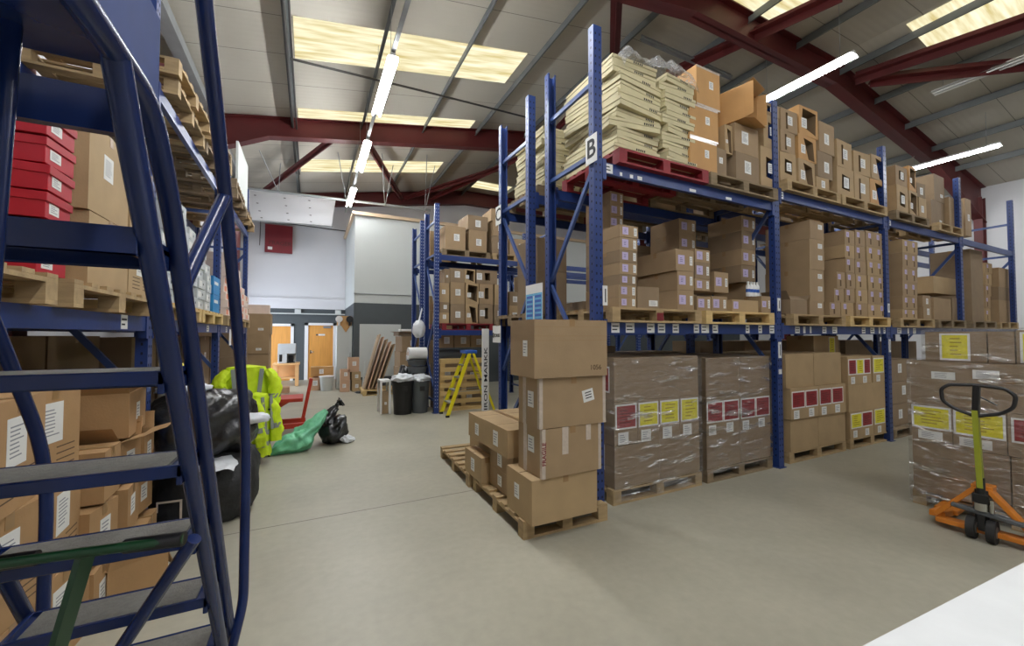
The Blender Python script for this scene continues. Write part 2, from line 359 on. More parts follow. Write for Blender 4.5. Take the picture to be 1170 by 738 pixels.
def carton(label, w, d, h, loc, rz=0., face='-y', style='plain', m='card', rnd=R, group=None, tape=True, name='carton', bevel=.0035):
    t = thing(name, label, 'carton', loc, rz, group)
    hole = None
    if style == 'window': hole = [(.28, .3), (.74, .26), (.76, .72), (.3, .78)] if rnd.random() < .6 else [(.3, .12), (.42, .12), (.42, .85), (.3, .85)]
    if style == 'torn': hole = [(.55, .06), (.9, .04), (.82, .8), (.3, .88)] if rnd.random() < .5 else [(.12, .3), (.86, .1), (.9, .86), (.2, .92)]
    if style == 'hole': hole = [(.4, .25), (.66, .25), (.66, .8), (.4, .8)]
    body = carton_body(w, d, h, face, hole, rnd=rnd)
    body.build('carton_body', [m, 'inside', 'seam'], t)
    fr = face_frame(w, d, h, face); W = fr[3]
    if style == 'purple':
        s = min(.1, h * .62, W * .42); label_purple(t, fr, W * .3, h * .52, s, s, rnd)
        if W > .16: label_white(t, fr, W * .84, h * .5, min(.045, W * .16), min(.1, h * .66), rnd, name='edge_label')
    elif style == 'purple1':
        s = min(.1, h * .6); label_purple(t, fr, W * .14, h * .55, s, s, rnd)
    elif style in ('white', 'hole'):
        s = min(.15, W * .42, h * .5); u = .5 if style == 'white' else .2
        label_white(t, fr, W * (u + rnd.uniform(-.08, .1)), h * rnd.uniform(.42, .62), s * .85, s, rnd)
    elif style == 'window':
        s = min(.17, W * .34, h * .4); label_white(t, fr, W * .55, h * .52, s * .9, s, rnd)
    elif style == 'torn':
        s = min(.14, W * .32, h * .34); label_white(t, fr, W * .26, h * .42, s * .9, s, rnd)
    elif style == 'whitetop':
        label_white(t, fr, W * .72, h - min(.09, h * .3), .1, .065, rnd)
        if h > .35: label_white(t, fr, W * .72, h * .4, .1, .065, rnd)
    elif style in ('dot', 'dot2'):
        n = 2 if style == 'dot2' else 1
        for k in range(n):
            u = W * (.3 if n == 1 else (.22, .72)[k]); s = min(.075, h * .4)
            label_purple(t, fr, u, h * .7, s, s, rnd)
            mb = MB(); plate(mb, fr, u + .015, u + .05, h * .14, h * .5, .001, 0); mb.build('printed_mark', ['seam'], t)
    elif style == 'corner':
        label_white(t, fr, W * .72, h * .25, .12, .06, rnd)
    elif style == 'big':
        label_white(t, fr, W * .45, h * .62, min(.16, W * .4), min(.2, h * .45), rnd)
        mb = MB()
        for k in range(4):
            v = h * (.12 + .07 * k); plate(mb, fr, W * .15, W * .42, v, v + .006, .001, 0); plate(mb, fr, W * .55, W * .9, v, v + .006, .001, 0)
        mb.build('printed_mark', ['seam'], t)
    if style == 'taped':
        for v0, v1 in ((.0, .02), (h - .025, h)):
            mb = MB(); plate(mb, fr, .0, W, v0, v1, .0014); mb.build('clear_tape', ['ctape'], t)
        label_white(t, fr, W * .62, h * .6, .07, .09, rnd)
    if tape:
        mb = MB(); tw = .024
        mb.box(-w / 2 + .001, w / 2 - .001, -tw, tw, h - .001, h + .0016)
        if face == '-y': mb.box(-w / 2 - .0016, -w / 2, -tw, tw, h - min(.06, h * .3), h + .001)
        else: mb.box(w / 2, w / 2 + .0016, -tw, tw, h - min(.06, h * .3), h + .001)
        mb.build('packing_tape', ['tape'], t)
    return t

def open_carton(label, w, d, h, loc, rz=0., m='card', flap=.12, angs=(60, 100, 40, 80), rnd=R, face='-y', lab=True, pitch=0., group=None):
    t = thing('open_carton', label, 'carton', loc, rz, group); th = .006
    if pitch: t.rotation_euler = (pitch, 0, rz)
    mb = MB(); x, y = w / 2, d / 2
    mb.box(-x, x, -y, y, 0, th, 0)
    mb.box(-x, x, -y, -y + th, th, h, 0); mb.box(-x, x, y - th, y, th, h, 0)
    mb.box(-x, -x + th, -y + th, y - th, th, h, 0); mb.box(x - th, x, -y + th, y - th, th, h, 0)
    mb.build('carton_body', [m], t)
    for k, (a, b, n) in enumerate((((-x, -y), (x, -y), (0, -1)), ((x, -y), (x, y), (1, 0)), ((x, y), (-x, y), (0, 1)), ((-x, y), (-x, -y), (-1, 0)))):
        an = rad(angs[k]); out = Vector((n[0], n[1], 0)) * math.sin(an) * flap + Vector((0, 0, math.cos(an) * flap))
        A = Vector((a[0], a[1], h)); B = Vector((b[0], b[1], h)); q = (B - A).normalized() * .01
        f = MB(); up = Vector((n[0], n[1], 0)) * .004
        P = [A, B, B + out - q, A + out + q]
        f.add(P + [p - up - Vector((0, 0, .003)) for p in P], [(0, 1, 2, 3), (7, 6, 5, 4), (0, 4, 5, 1), (1, 5, 6, 2), (2, 6, 7, 3), (3, 7, 4, 0)], 0)
        f.build('flap', [m], t)
    if lab: label_white(t, face_frame(w, d, h, face), (w if face == '-y' else d) * .5, h * .5, .1, min(.12, h * .5), rnd)
    return t

# ------------------------------------------------------------------ pallets
PAL = {}
def pallet(label, loc, rz=0., w=1.2, d=1.0, m='wood', group=None, parts=True):
    """Origin: middle of the underside."""
    t = thing('pallet', label, 'pallet', loc, rz, group); key = (w, d, m)
    if key not in PAL:
        x, y = w / 2, d / 2; r_ = random.Random(int(w * 100 + d * 10))
        top = MB(); n = 7; bw = .095; 
        for k in range(n):
            c = -y + bw / 2 + k * (d - bw) / (n - 1); top.box(-x, x, c - bw / 2 + r_.uniform(0, .004), c + bw / 2, .123, .144 + r_.uniform(-.001, .001))
        for c in (-x + .05, 0, x - .05): top.box(c - .05, c + .05, -y, y, .1, .122)
        bot = MB()
        bot.box(-x, x, -.05, .05, 0, .021)
        bl = MB(); bl.box(-.05, .05, -.05, .05, .0215, .0995)
        mk = lambda b, nm: b.build(nm, [m])
        a, b_, c_ = mk(top, 'deck_planks'), mk(bot, 'base_plank'), mk(bl, 'block')
        PAL[key] = (a.data, b_.data, c_.data)
        for o in (a, b_, c_): bpy.data.objects.remove(o)
    a, b_, c_ = PAL[key]; x, y = w / 2, d / 2
    o = bpy.data.objects.new('deck_planks', a); COL.objects.link(o); o.parent = t
    for cy in (-y + .05, 0, y - .05):
        o = bpy.data.objects.new('base_plank', b_); COL.objects.link(o); o.parent = t; o.location = (0, cy, 0)
    for cx in (-x + .05, 0, x - .05):
        for cy in (-y + .05, 0, y - .05):
            o = bpy.data.objects.new('block', c_); COL.objects.link(o); o.parent = t; o.location = (cx, cy, 0)
    return t

# ------------------------------------------------------------------ racking
def post_mesh(height, side, holes='hole'):
    """Lipped channel; web faces -Y (side 'f') or +Y ('b')."""
    mb = MB(); w, d, t = .1, .075, .004; s = 1 if side == 'f' else -1
    def bx(x0, x1, y0, y1, z0, z1, m=0):
        a, b = sorted((y0 * s, y1 * s)); mb.box(x0, x1, a, b, z0, z1, m)
    bx(-w / 2, w / 2, 0, t, 0, height)
    for q in (-1, 1):
        a, b = sorted((q * w / 2, q * (w / 2 - t))); bx(a, b, t, d, 0, height)
        a, b = sorted((q * w / 2, q * (w / 2 - .018))); bx(a, b, d, d + t, 0, height)
    z = .12
    while z < height - .05:
        for q in (-.024, .024): bx(q - .007, q + .007, -.0012, 0, z, z + .022, 1)
        for q in (-1, 1):
            a, b = sorted((q * w / 2, q * (w / 2 + .0012))); bx(a, b, .03, .044, z + .02, z + .042, 1)
        z += .075
    fp = .07; bx(-fp, fp, -.02, d + .03, 0, .008)
    return mb
RACKS = {}
def rack(label, axis, y0, frames, depth, height, beams, braces, loc=(0, 0, 0), rz=0., hole='hole', tags=()):
    """Row of pallet racking along local X, front at y=0; frames = x positions; beams = [(i, z_top)]."""
    t = thing('pallet_rack', label, 'pallet rack', loc, rz)
    cache = {}
    for fi, x in enumerate(frames):
        for side, y in (('f', 0.), ('b', depth)):
            k = side
            if k not in cache:
                o = post_mesh(height, side).build('upright_post', ['rack', hole], t); cache[k] = o.data
            else:
                o = bpy.data.objects.new('upright_post', cache[k]); COL.objects.link(o); o.parent = t
            o.location = (x, y, 0)
        for (a, za, b, zb) in braces:
            mb = MB(); y1 = .05 if a == 0 else depth - .05; y2 = .05 if b == 0 else depth - .05
            mb.bar((x, y1, za), (x, y2, zb), .03, .045, 0)
            mb.build('diagonal_brace' if abs(za - zb) > .2 else 'horizontal_brace', ['rack_side'], t)
    for (i, zt) in beams:
        xa, xb = frames[i] + .052, frames[i + 1] - .052
        for y in (0., depth):
            mb = MB(); yy = (y - .0, y + .05) if y == 0 else (y - .05, y)
            mb.box(xa, xb, yy[0] + .004, yy[1] - .002, zt - .11, zt)
            for e in (xa, xb - .045): mb.box(e, e + .045, yy[0] - .004, yy[1], zt - .17, zt + .03)
            bo = mb.build('beam', ['rack'], t)
            if y == 0:
                rr = random.Random(int(zt * 100) + i)
                for (bi, bz, px, w_, h_) in tags:
                    if bi == i and abs(bz - zt) < .02:
                        m2 = MB(); fr = (Vector((px, .004, zt - .105)), Vector((1, 0, 0)), Vector((0, -1, 0)), w_)
                        plate(m2, fr, 0, w_, .005, .005 + h_, .0018, 0)
                        if w_ > .05: lines(m2, fr, .01, w_ - .012, .02, h_ - .01, 2, 1, .0025, rr)
                        m2.build('location_label', ['label', 'black_ink'], bo)
    return t
def letter_sign(letter, label, loc, w, h, face='-x', size=.2):
    t = thing('rack_sign', label, 'sign', loc)
    mb = MB(); mb.box(-.003, .003, -w / 2, w / 2, -h / 2, h / 2); mb.build('sign_plate', ['label'], t, bevel=.001)
    X = Matrix(((0, 0, -1, -.004), (-1, 0, 0, 0), (0, 1, 0, 0), (0, 0, 0, 1)))
    text_mesh(letter, size, 'black_ink', 'lettering', t, X, bold=.004)
    return t
setup_materials()
H0 = 6.85                                         # roof height over x = 0
def roof(x): return H0 + .171 * x if x < 6 else (H0 + .171 * 6 if x < 10.5 else H0 + .171 * 6 - .17 * (x - 10.5))
XL, XR, YF, YB = -2.5, 19.3, 16.9, -6.5

mb = MB(); mb.box(XL - .2, XR + .2, YB - .2, YF + .2, -.12, 0); struct('floor', mb, 'floor')
mb = MB(); xs = [XL - .2, 6, 10.5, XR + .2]
for a, b in zip(xs, xs[1:]):
    za, zb = roof(a), roof(b)
    mb.add([(a, YB, za), (b, YB, zb), (b, YF, zb), (a, YF, za), (a, YB, za + .12), (b, YB, zb + .12), (b, YF, zb + .12), (a, YF, za + .12)],
           [(0, 3, 2, 1), (4, 5, 6, 7), (0, 1, 5, 4), (1, 2, 6, 5), (2, 3, 7, 6), (3, 0, 4, 7)], 0)
struct('ceiling', mb, 'liner')
mb = MB(); mb.box(XL - .2, XL, YB, YF, 0, roof(XL) + .05); struct('wall_left', mb, 'wall')
mb = MB(); mb.box(XR, XR + .2, YB, YF, 0, roof(XR) + .05); struct('wall_right', mb, 'wall')
def gable(y0, y1, z0, x0=XL, x1=XR):
    mb = MB(); px = sorted(set([x0, x1] + [x for x in (6, 10.5) if x0 < x < x1]))
    for a, b in zip(px, px[1:]):
        mb.add([(a, y0, z0), (b, y0, z0), (b, y1, z0), (a, y1, z0), (a, y0, roof(a)), (b, y0, roof(b)), (b, y1, roof(b)), (a, y1, roof(a))],
               [(0, 3, 2, 1), (4, 5, 6, 7), (0, 1, 5, 4), (1, 2, 6, 5), (2, 3, 7, 6), (3, 0, 4, 7)])
    return mb
struct('wall_back', gable(YB - .2, YB, 0), 'wall')
o = struct('wall_far', gable(16.8, 17.0, 2.63), 'wall')
# lower band of the far wall with two openings
mb = MB()
for a, b, z0, z1 in ((XL, -1.62, 0, 2.63), (-1.62, -.52, 2.06, 2.63), (-.52, -.12, 0, 2.63), (-.12, .86, 2.06, 2.63), (.86, 1.25, 0, 2.63)): mb.box(a, b, 16.78, 17.0, z0, z1)
struct('wall_far_lower', mb, 'charcoal')
mb = MB(); mb.box(XL, 1.25, 16.72, 16.78, 2.6, 2.98); struct('trim_1', mb, 'wall')
mb = MB(); mb.box(XL, 1.2, 16.7, 16.76, 2.4, 2.44)
for x in (-1.75, -.4, .95): mb.box(x - .1, x + .1, 16.66, 16.77, 2.41, 2.58)
struct('trim_2', mb, 'wall_grey')
# added glowing panel and frame, a made-up daylight doorway in the side wall
mb = MB(); mb.box(XL - .005, XL + .015, 13.0, 15.9, .05, 3.1); struct('window_20', mb, 'lit_white')
mb = MB(); mb.box(XL, XL + .08, 12.9, 13.0, 0, 3.2); mb.box(XL, XL + .08, 15.9, 16.0, 0, 3.2); mb.box(XL, XL + .08, 12.9, 16.0, 3.1, 3.25); struct('trim_6', mb, 'galv')
# door
d = bpy.data.objects.new('door_1', None); COL.objects.link(d); d['kind'] = 'structure'; d.location = (.37, 16.8, 0)
mb = MB(); mb.box(-.42, .42, -.02, .03, .01, 2.0); mb.build('door_leaf', ['door_wood'], d)
mb = MB()
for x in (-.48, .48): mb.box(x - .06, x + .06, -.06, .06, 0, 2.09)
mb.box(-.54, .54, -.06, .06, 2.0, 2.09); mb.build('door_frame', ['white'], d)
mb = MB(); mb.box(.08, .34, -.09, -.02, 1.9, 1.96); mb.bar((.1, -.1, 1.97), (.3, -.16, 1.97), .02, .015); mb.build('door_closer', ['galv'], d)
mb = MB(); mb.tube([(-.33, -.02, 1.02), (-.33, -.07, 1.02), (-.22, -.07, 1.02)], .011, 8); mb.box(-.35, -.31, -.026, -.02, .96, 1.08); mb.build('door_handle', ['chrome'], d)
mb = MB(); mb.box(-.08, .14, -.026, -.02, 1.62, 1.68); mb.box(-.16, -.1, -.026, -.02, 1.62, 1.68, 1); mb.build('door_plate', ['label', 'charcoal'], d)
d = bpy.data.objects.new('door_2', None); COL.objects.link(d); d['kind'] = 'structure'; d.location = (-1.07, 16.8, 0)
mb = MB(); mb.box(-.46, .46, -.02, .03, .01, 1.96); mb.build('door_leaf', ['door_wood'], d)
mb = MB()
for x in (-.5, .5): mb.box(x - .05, x + .05, -.06, .06, 0, 2.05)
mb.box(-.55, .55, -.06, .06, 1.96, 2.05); mb.build('door_frame', ['white'], d)
# raised office block
mb = MB(); mb.box(1.2, XR, 13.2, 16.78, 2.63, 5.32); struct('wall_office', mb, 'wall_grey')
mb = MB(); mb.box(1.2, XR, 13.22, 16.78, 0, 2.63); mb.box(1.19, XR, 13.19, 13.22, 1.98, 2.62); mb.box(2.6, XR, 13.19, 13.22, 0, 1.98); mb.box(1.19, 1.36, 13.19, 13.22, 0, 1.98); mb.box(1.36, 2.6, 13.19, 13.22, 0, .36)
struct('wall_office_lower', mb, 'charcoal')
mb = MB(); mb.box(1.36, 2.6, 13.185, 13.215, .36, 1.98); struct('trim_3', mb, 'wall_grey')
mb = MB(); mb.box(1.12, XR, 13.12, 16.78, 5.32, 5.42); struct('trim_4', mb, 'beige_trim')
mb = MB(); mb.box(1.18, XR, 13.17, 13.2, 2.9, 2.92); struct('trim_5', mb, 'galv')

# roof steel ---------------------------------------------------------------
def rafter(y, n):
    mb = MB(); X = [XL + .02, -.9, 6, 10.5, 15.8, XR - .05]; D = [.95, .46, .56, .56, .56, 1.15]
    for tw, lo, hi in ((.012, 0, 1),):
        for i in range(len(X) - 1):
            a, b = X[i], X[i + 1]; za, zb = roof(a) - .02, roof(b) - .02
            for (y0, y1, ta, tb, ba, bb) in ((y - .12, y + .12, za, zb, za - .02, zb - .02), (y - .01, y + .01, za, zb, za - D[i], zb - D[i + 1]), (y - .12, y + .12, za - D[i] + .02, zb - D[i + 1] + .02, za - D[i], zb - D[i + 1])):
                mb.add([(a, y0, ba), (b, y0, bb), (b, y1, bb), (a, y1, ba), (a, y0, ta), (b, y0, tb), (b, y1, tb), (a, y1, ta)],
                       [(0, 3, 2, 1), (4, 5, 6, 7), (0, 1, 5, 4), (1, 2, 6, 5), (2, 3, 7, 6), (3, 0, 4, 7)])
    for x in (XL + .17, XR - .2):
        z = roof(x) - .4
        mb.box(x - .15, x - .13, y - .1, y + .1, 0, z); mb.box(x + .13, x + .15, y - .1, y + .1, 0, z); mb.box(x - .13, x + .13, y - .01, y + .01, 0, z)
    struct('trim_%d' % n, mb, 'steel_red')
for i, y in enumerate((-1.05, 4.9, 10.85, 16.55)): rafter(y, 10 + i)
mb = MB(); mb.box(XL + .05, XL + .25, YB, YF - .2, roof(XL) - .42, roof(XL) - .2)
struct('trim_14', mb, 'steel_red')
mb = MB(); mb.box(XL + .4, XL + .6, YB, YF - .15, roof(XL + .5) - .22, roof(XL + .5) - .04); struct('trim_15', mb, 'galv')
pn = 20
for x in (-.39, 1.15, 2.72, 4.25, 5.83, 7.6, 9.2, 10.9, 12.5, 14.1, 15.7, 17.3):
    mb = MB(); z = roof(x) - .015; mb.box(x - .035, x - .03, YB, YF - .15, z - .17, z); mb.box(x - .03, x + .03, YB, YF - .15, z - .012, z); mb.box(x - .065, x - .03, YB, YF - .15, z - .17, z - .158)
    struct('trim_%d' % pn, mb, 'purlin'); pn += 1
def roofbar(a, b, w=.2, h=.2, off=.34, m='steel_red', name='roof_brace', n=[40]):
    mb = MB(); A = (a[0], a[1], roof(a[0]) - off); B = (b[0], b[1], roof(b[0]) - off)
    if a[0] > 6.5: w, h = .3, .3
    mb.bar(A, B, w, .02, 0); mb.bar(A, B, .015, h, 0)
    o = mb.build('trim_%d' % n[0], [m]); o['kind'] = 'structure'; n[0] += 1
for a, b in (((4.38, 5.0), (5.95, 6.9)), ((5.95, 6.9), (6.4, 11.0)), ((7.2, 6.6), (8.15, 3.6)), ((6.4, 11.1), (4.4, 16.4)), ((6.1, 12.6), (3.3, 16.3)),
             ((11.0, 4.65), (11.6, 2.2)), ((11.3, 4.5), (13.0, 2.5)), ((-1.3, 15.0), (.5, 11.0)), ((1.3, 11.2), (3.2, 16.3)), ((7.4, 6.4), (10.8, 10.7)), ((4.3, 5.0), (2.2, .5)), ((13, 2.4), (16.5, -1))):
    roofbar(a, b)
for a, b in (((5.83, 5.95), (8.6, 6.0)),): roofbar(a, b, .1, .15, .3, 'galv')
# rooflights
RL = [(-.31, 1.12, 7.32, 8.43), (1.18, 2.69, 7.32, 8.43), (2.75, 4.0, 7.32, 8.43), (-.31, 1.12, 10.3, 11.3), (1.18, 2.69, 10.3, 11.3), (2.75, 4.0, 10.3, 11.3), (-.31, 1.12, 13.3, 14.3), (1.18, 2.69, 13.3, 14.3), (2.75, 4.0, 13.3, 14.3),
      (6.8, 8.25, 3.5, 4.78), (10.6, 11.9, 1.2, 3.62), (-.31, 1.12, 1.3, 2.4), (1.18, 2.69, 1.3, 2.4), (2.75, 4.0, 1.3, 2.4), (7.65, 9.15, 12.7, 13.4), (5.9, 7.55, 15.2, 15.9)]
for i, (a, b, c, d_) in enumerate(RL):
    mb = MB(); za, zb = roof(a) - .004, roof(b) - .004
    mb.add([(a, c, za - .01), (b, c, zb - .01), (b, d_, zb - .01), (a, d_, za - .01), (a, c, za), (b, c, zb), (b, d_, zb), (a, d_, za)], [(0, 3, 2, 1), (0, 1, 5, 4), (1, 2, 6, 5), (2, 3, 7, 6), (3, 0, 4, 7)])
    struct('window_%d' % (i + 1), mb, 'rooflight')
# conduits and hangers
mb = MB(); mb.tube([(-.36, 7.9, roof(-.36) - .36), (2.4, 8.6, roof(2.4) - .34), (5.05, 9.3, roof(5.05) - .33)], .022, 8)
mb.tube([(-.42, -2, roof(-.42) - .2), (-.42, 13.9, roof(-.42) - .2)], .03, 8); mb.tube([(-.34, -2, roof(-.34) - .24), (-.34, 13.9, roof(-.34) - .24)], .018, 8)
tag(mb.build('cable_conduit', ['dark_steel']), 'dark cable conduit clipped along the roof purlin beside the rooflights', 'conduit')
mb = MB(); mb.tube([(-2.0, 14, 5.93), (3.75, 14, 6.03)], .04, 10)
for x, y in ((-.9, 14), (1.0, 14), (2.2, 14), (3.55, 14)):
    mb.tube([(x, y, 5.95), (x - .35, y - 1.6, roof(x) - .2)], .012, 6); mb.tube([(x, y, 5.95), (x + .1, y - .9, roof(x) - .2)], .012, 6)
tag(mb.build('hanging_pipe', ['galv']), 'grey steel pipe hung on thin rods below the far roof', 'pipe')
for (x, y) in ((8.6, 5.3), (8.9, 5.35), (8.75, 3.9), (14.8, 4.9), (14.8, 3.6), (1.07, 6.3), (1.07, 7.8), (3.4, 8.6), (2.4, 7.6)): pass

# ------------------------------------------------------------------ lights
def batten(label, x, y0, y1, z, hang=True, lit=True, twin=True, group=None):
    t = thing('ceiling_light', label, 'light', (x, (y0 + y1) / 2, z), 0, group); L = (y1 - y0) / 2
    mb = MB(); mb.box(-.035, .035, -L, L, .037, .085); 
    k_ = 2.0 if x > 5 else 1.; vs = [(-.075 * k_, .03 - .02 * (k_ - 1)), (-.04, .036), (.04, .036), (.075 * k_, .03 - .02 * (k_ - 1))]
    for a, b in zip(vs, vs[1:]): mb.add([(a[0], -L, a[1]), (b[0], -L, b[1]), (b[0], L, b[1]), (a[0], L, a[1])], [(0, 1, 2, 3)]); mb.add([(a[0], -L, a[1] + .003), (b[0], -L, b[1] + .003), (b[0], L, b[1] + .003), (a[0], L, a[1] + .003)], [(3, 2, 1, 0)])
    mb.build('housing', ['white'], t)
    for q in ((-.06, .06) if twin else (0,)):
        m2 = MB(); m2.tube([(q, -L + .03, 0), (q, L - .03, 0)], .017, 8); m2.build('lamp_tube', ['tube' if lit else 'white'], t)
    for q in (-L * .75, L * .75):
        m3 = MB(); m3.tube([(0, q, .085), (0, q, roof(x) - z - .02)], .004, 6); m3.build('hanging_wire', ['galv'], t)
    return t
g = 'twin tube lights in a row above the main aisle'
for i, (y0, nm) in enumerate(((6.15, 'the largest in view of the aisle row'), (9.13, 'second along the aisle row'), (12.25, 'farther small one by the hanging pipe'))):
    batten('lit twin fluorescent light over the aisle, ' + nm, 1.07, y0, y0 + 1.8, 5.8)
batten('added twin fluorescent light hung from the roof outside the view', 1.07, 3.05, 4.85, 5.8, group='added lights out of sight')  # added unseen lamps: the battens outside the view light the hall
batten('added twin fluorescent light hung from the roof outside the view', 1.07, -.3, 1.5, 5.8, group='added lights out of sight')
batten('added twin fluorescent light hung from the roof outside the view', 1.07, -3.6, -1.8, 5.8, group='added lights out of sight')
batten('bright single-batten light hung over the orange-brown cartons of rack B', 8.75, 3.7, 5.5, 6.7)
batten('lit light with louvre pattern hung over the far end of rack B', 14.8, 3.42, 5.2, 6.2)
batten('added twin fluorescent light hung from the roof outside the view', 8.75, -1.9, -.1, 6.5, group='added lights out of sight')
batten('added twin fluorescent light hung from the roof outside the view', 14.8, .2, 2.0, 6.2, group='added lights out of sight')
batten('unlit pale light fixed high beside the red roof brace', 12.6, 2.4, 3.9, 7.1, lit=False)
batten('added twin fluorescent light hung from the roof outside the view', 4.6, -3.0, -1.2, 6.2, group='added lights out of sight')
batten('added twin fluorescent light hung from the roof outside the view', 10.0, 6.2, 8.0, 5.9, group='added lights out of sight')  # added lamp kept out of sight behind the rack B cartons
mb = MB(); mb.box(1.04, 1.10, -4, 15.2, 5.9, 5.93); tag(mb.build('light_trunking', ['galv']), 'slim metal trunking linking the aisle lights', 'trunking')
FX = [2.45, 5.27, 8.12, 11.05, 13.95]
BR = [(0, .25, 1, .25), (0, .3, 1, 1.2), (1, 1.2, 0, 2.15), (0, 2.2, 1, 3.2) , (1, 3.39, 0, 3.38), (1, 4.1, 0, 4.11)]
BRB = [(0, .25, 1, .25), (0, .28, 1, 1.12), (0, 1.16, 1, 2.2), (1, 2.25, 0, 3.3), (1, 3.4, 0, 3.4), (1, 4.1, 0, 4.11)]
tB = []
for (px, w_) in ((2.6, .1), (2.78, .11), (3.06, .1), (3.21, .1), (3.42, .09), (3.74, .08), (3.86, .12), (4.04, .09), (4.62, .07), (4.86, .07), (5.08, .1)): tB.append((0, 1.77, px, w_, .095))
for (px, w_) in ((5.62, .1), (5.8, .05), (5.95, .04), (6.25, .1), (6.5, .12), (7.3, .1), (7.55, .12), (7.8, .05), (7.95, .06)): tB.append((1, 1.77, px, w_, .09))
for (px, w_) in ((8.4, .14), (8.75, .05), (8.95, .1)): tB.append((2, 1.77, px, w_, .09))
for (px, w_) in ((2.53, .1), (2.72, .03), (2.85, .04), (2.95, .06), (3.7, .1), (4.3, .1)): tB.append((0, 3.32, px, w_, .035 if w_ < .1 and px > 2.6 else .09 if px < 2.6 else .03))
tB.append((1, 3.49, 5.35, .07, .09)); tB.append((2, 3.49, 8.2, .08, .08))
rack('tall blue pallet racking with the letter B sign on its end', 'x', 0, FX, .9, 4.64, [(i, 1.77) for i in range(4)] + [(0, 3.32), (1, 3.49), (2, 3.49), (3, 3.49)], BRB, loc=(0, 3.08, 0), tags=tB)
rack('blue pallet racking back to back with rack B, letter C on its end', 'x', 0, FX, .89, 4.64, [(i, 1.77) for i in range(4)] + [(i, 3.4) for i in range(4)], [(1 - a, za, 1 - b, zb) for a, za, b, zb in BRB], loc=(0, 4.37, 0))
tD = [(0, 1.73, 2.55, .14, .09), (0, 1.73, 3.2, .1, .09), (0, 3.46, 2.5, .1, .09)]
rack('blue racking across the second aisle behind the yellow stepladder', 'x', 0, [2.4, 5.2, 8.05, 10.9], .9, 4.45, [(i, 1.75) for i in range(3)] + [(i, 3.36) for i in range(3)], BR, loc=(0, 8.4, 0), hole='hole_lit', tags=tD)
rack('blue racking nearest the grey office block, behind the white roll', 'x', 0, [2.4, 5.2, 8.05], .9, 4.4, [(i, 1.75) for i in range(2)] + [(i, 3.36) for i in range(2)], BR, loc=(0, 9.66, 0), hole='hole_lit')
tL = [(0, 1.79, 3.7, .11, .1), (1, 1.79, 4.6, .1, .08), (1, 1.79, 5.2, .1, .08), (1, 1.79, 6.3, .12, .08), (2, 1.79, 7.6, .12, .08), (2, 1.79, 8.8, .12, .08)]
rack('blue racking along the side wall behind the mobile steps', 'y', 0, [1.47, 4.27, 7.07, 9.87], .9, 4.64, [(i, 1.79) for i in range(3)] + [(i, 3.75) for i in range(3)], BRB, loc=(-1.16, 0, 0), rz=rad(90), tags=tL)
letter_sign('B', 'white sign with black letter B on the tall end post', (2.385, 3.1, 3.42), .17, .27, size=.25)
letter_sign('C', 'white sign with black letter C on the second end post', (2.385, 5.24, 3.35), .17, .27, size=.25)
t = thing('rack_sign', 'small white notice fixed low on the letter C post', 'sign', (2.385, 5.28, 1.66)); mb = MB(); mb.box(-.01, 0, -.13, .13, -.12, .12); mb.build('sign_plate', ['label'], t)
X = Matrix(((0, 0, -1, -.012), (-1, 0, 0, -.02), (0, 1, 0, -.02), (0, 0, 0, 1))); text_mesh('CODES', .06, 'black_ink', 'lettering', t, X, .002)
X = Matrix(((0, 0, -1, -.012), (-1, 0, 0, .1), (0, 1, 0, -.02), (0, 0, 0, 1))); text_mesh('0', .1, 'black_ink', 'emblem', t, X, .003)
# upright plates (white rectangular level markers)
n_ = 0
for (x, z, h, lab) in ((2.52, 1.93, .19, 'white level marker on the letter B post above the carton tower'), (5.27, 1.95, .16, 'white level marker on the second post above the beam'), (5.27, 1.36, .2, 'white level marker on the second post below the beam'), (5.27, 1.16, .06, 'small white sticker on the second post'), (8.12, 2.0, .14, 'white level marker on the third post above the beam'), (8.12, 1.38, .2, 'white level marker on the third post below the beam')):
    mb = MB(); mb.box(x - .028, x + .028, 3.073, 3.0795, z, z + h); mb.box(x - .004, x + .01, 3.0722, 3.073, z + .03, z + h - .03, 1)
    tag(mb.build('level_marker', ['label', 'black_ink']), lab, 'marker')
# blue printed planner hung on the end between racks B and C
t = thing('wall_planner', 'blue and white printed planner hung between the two end frames', 'poster', (2.38, 4.2, 1.78)); mb = MB(); mb.box(-.004, 0, -.2, .2, 0, .47)
mb.box(-.0055, -.004, -.19, .19, .01, .36, 1); mb.box(-.0065, -.005, -.012, .012, .01, .33, 0)
for k in range(6): mb.box(-.007, -.0056, -.17, -.03, .03 + k * .055, .06 + k * .055, 2); mb.box(-.007, -.0056, .03, .17, .03 + k * .055, .06 + k * .055, 2)
mb.build('printed_sheet', ['label', 'sky_blue', 'blue_plastic'], t)
TOP1 = [
   ('orange', 0.55, 3.1, [[3.733, 4.178, 3.47, 3.85], [3.74, 4.206, 3.852, 4.236], [3.847, 4.246, 4.238, 4.693]]) ,
   ('white', 0.4, 3.1, [[4.184, 4.348, 3.47, 3.815]]) ,
   ('open', 0.4, 3.12, [[4.354, 4.482, 3.79, 4.137]]) ,
   ('white', 0.5, 3.1, [[4.494, 4.957, 3.47, 3.835], [4.488, 4.95, 3.837, 4.184]]) ,
   ('window', 0.5, 3.1, [[4.994, 5.366, 3.47, 4.007], [5.059, 5.379, 4.009, 4.432], [5.063, 5.393, 4.434, 4.59]]) ,
]
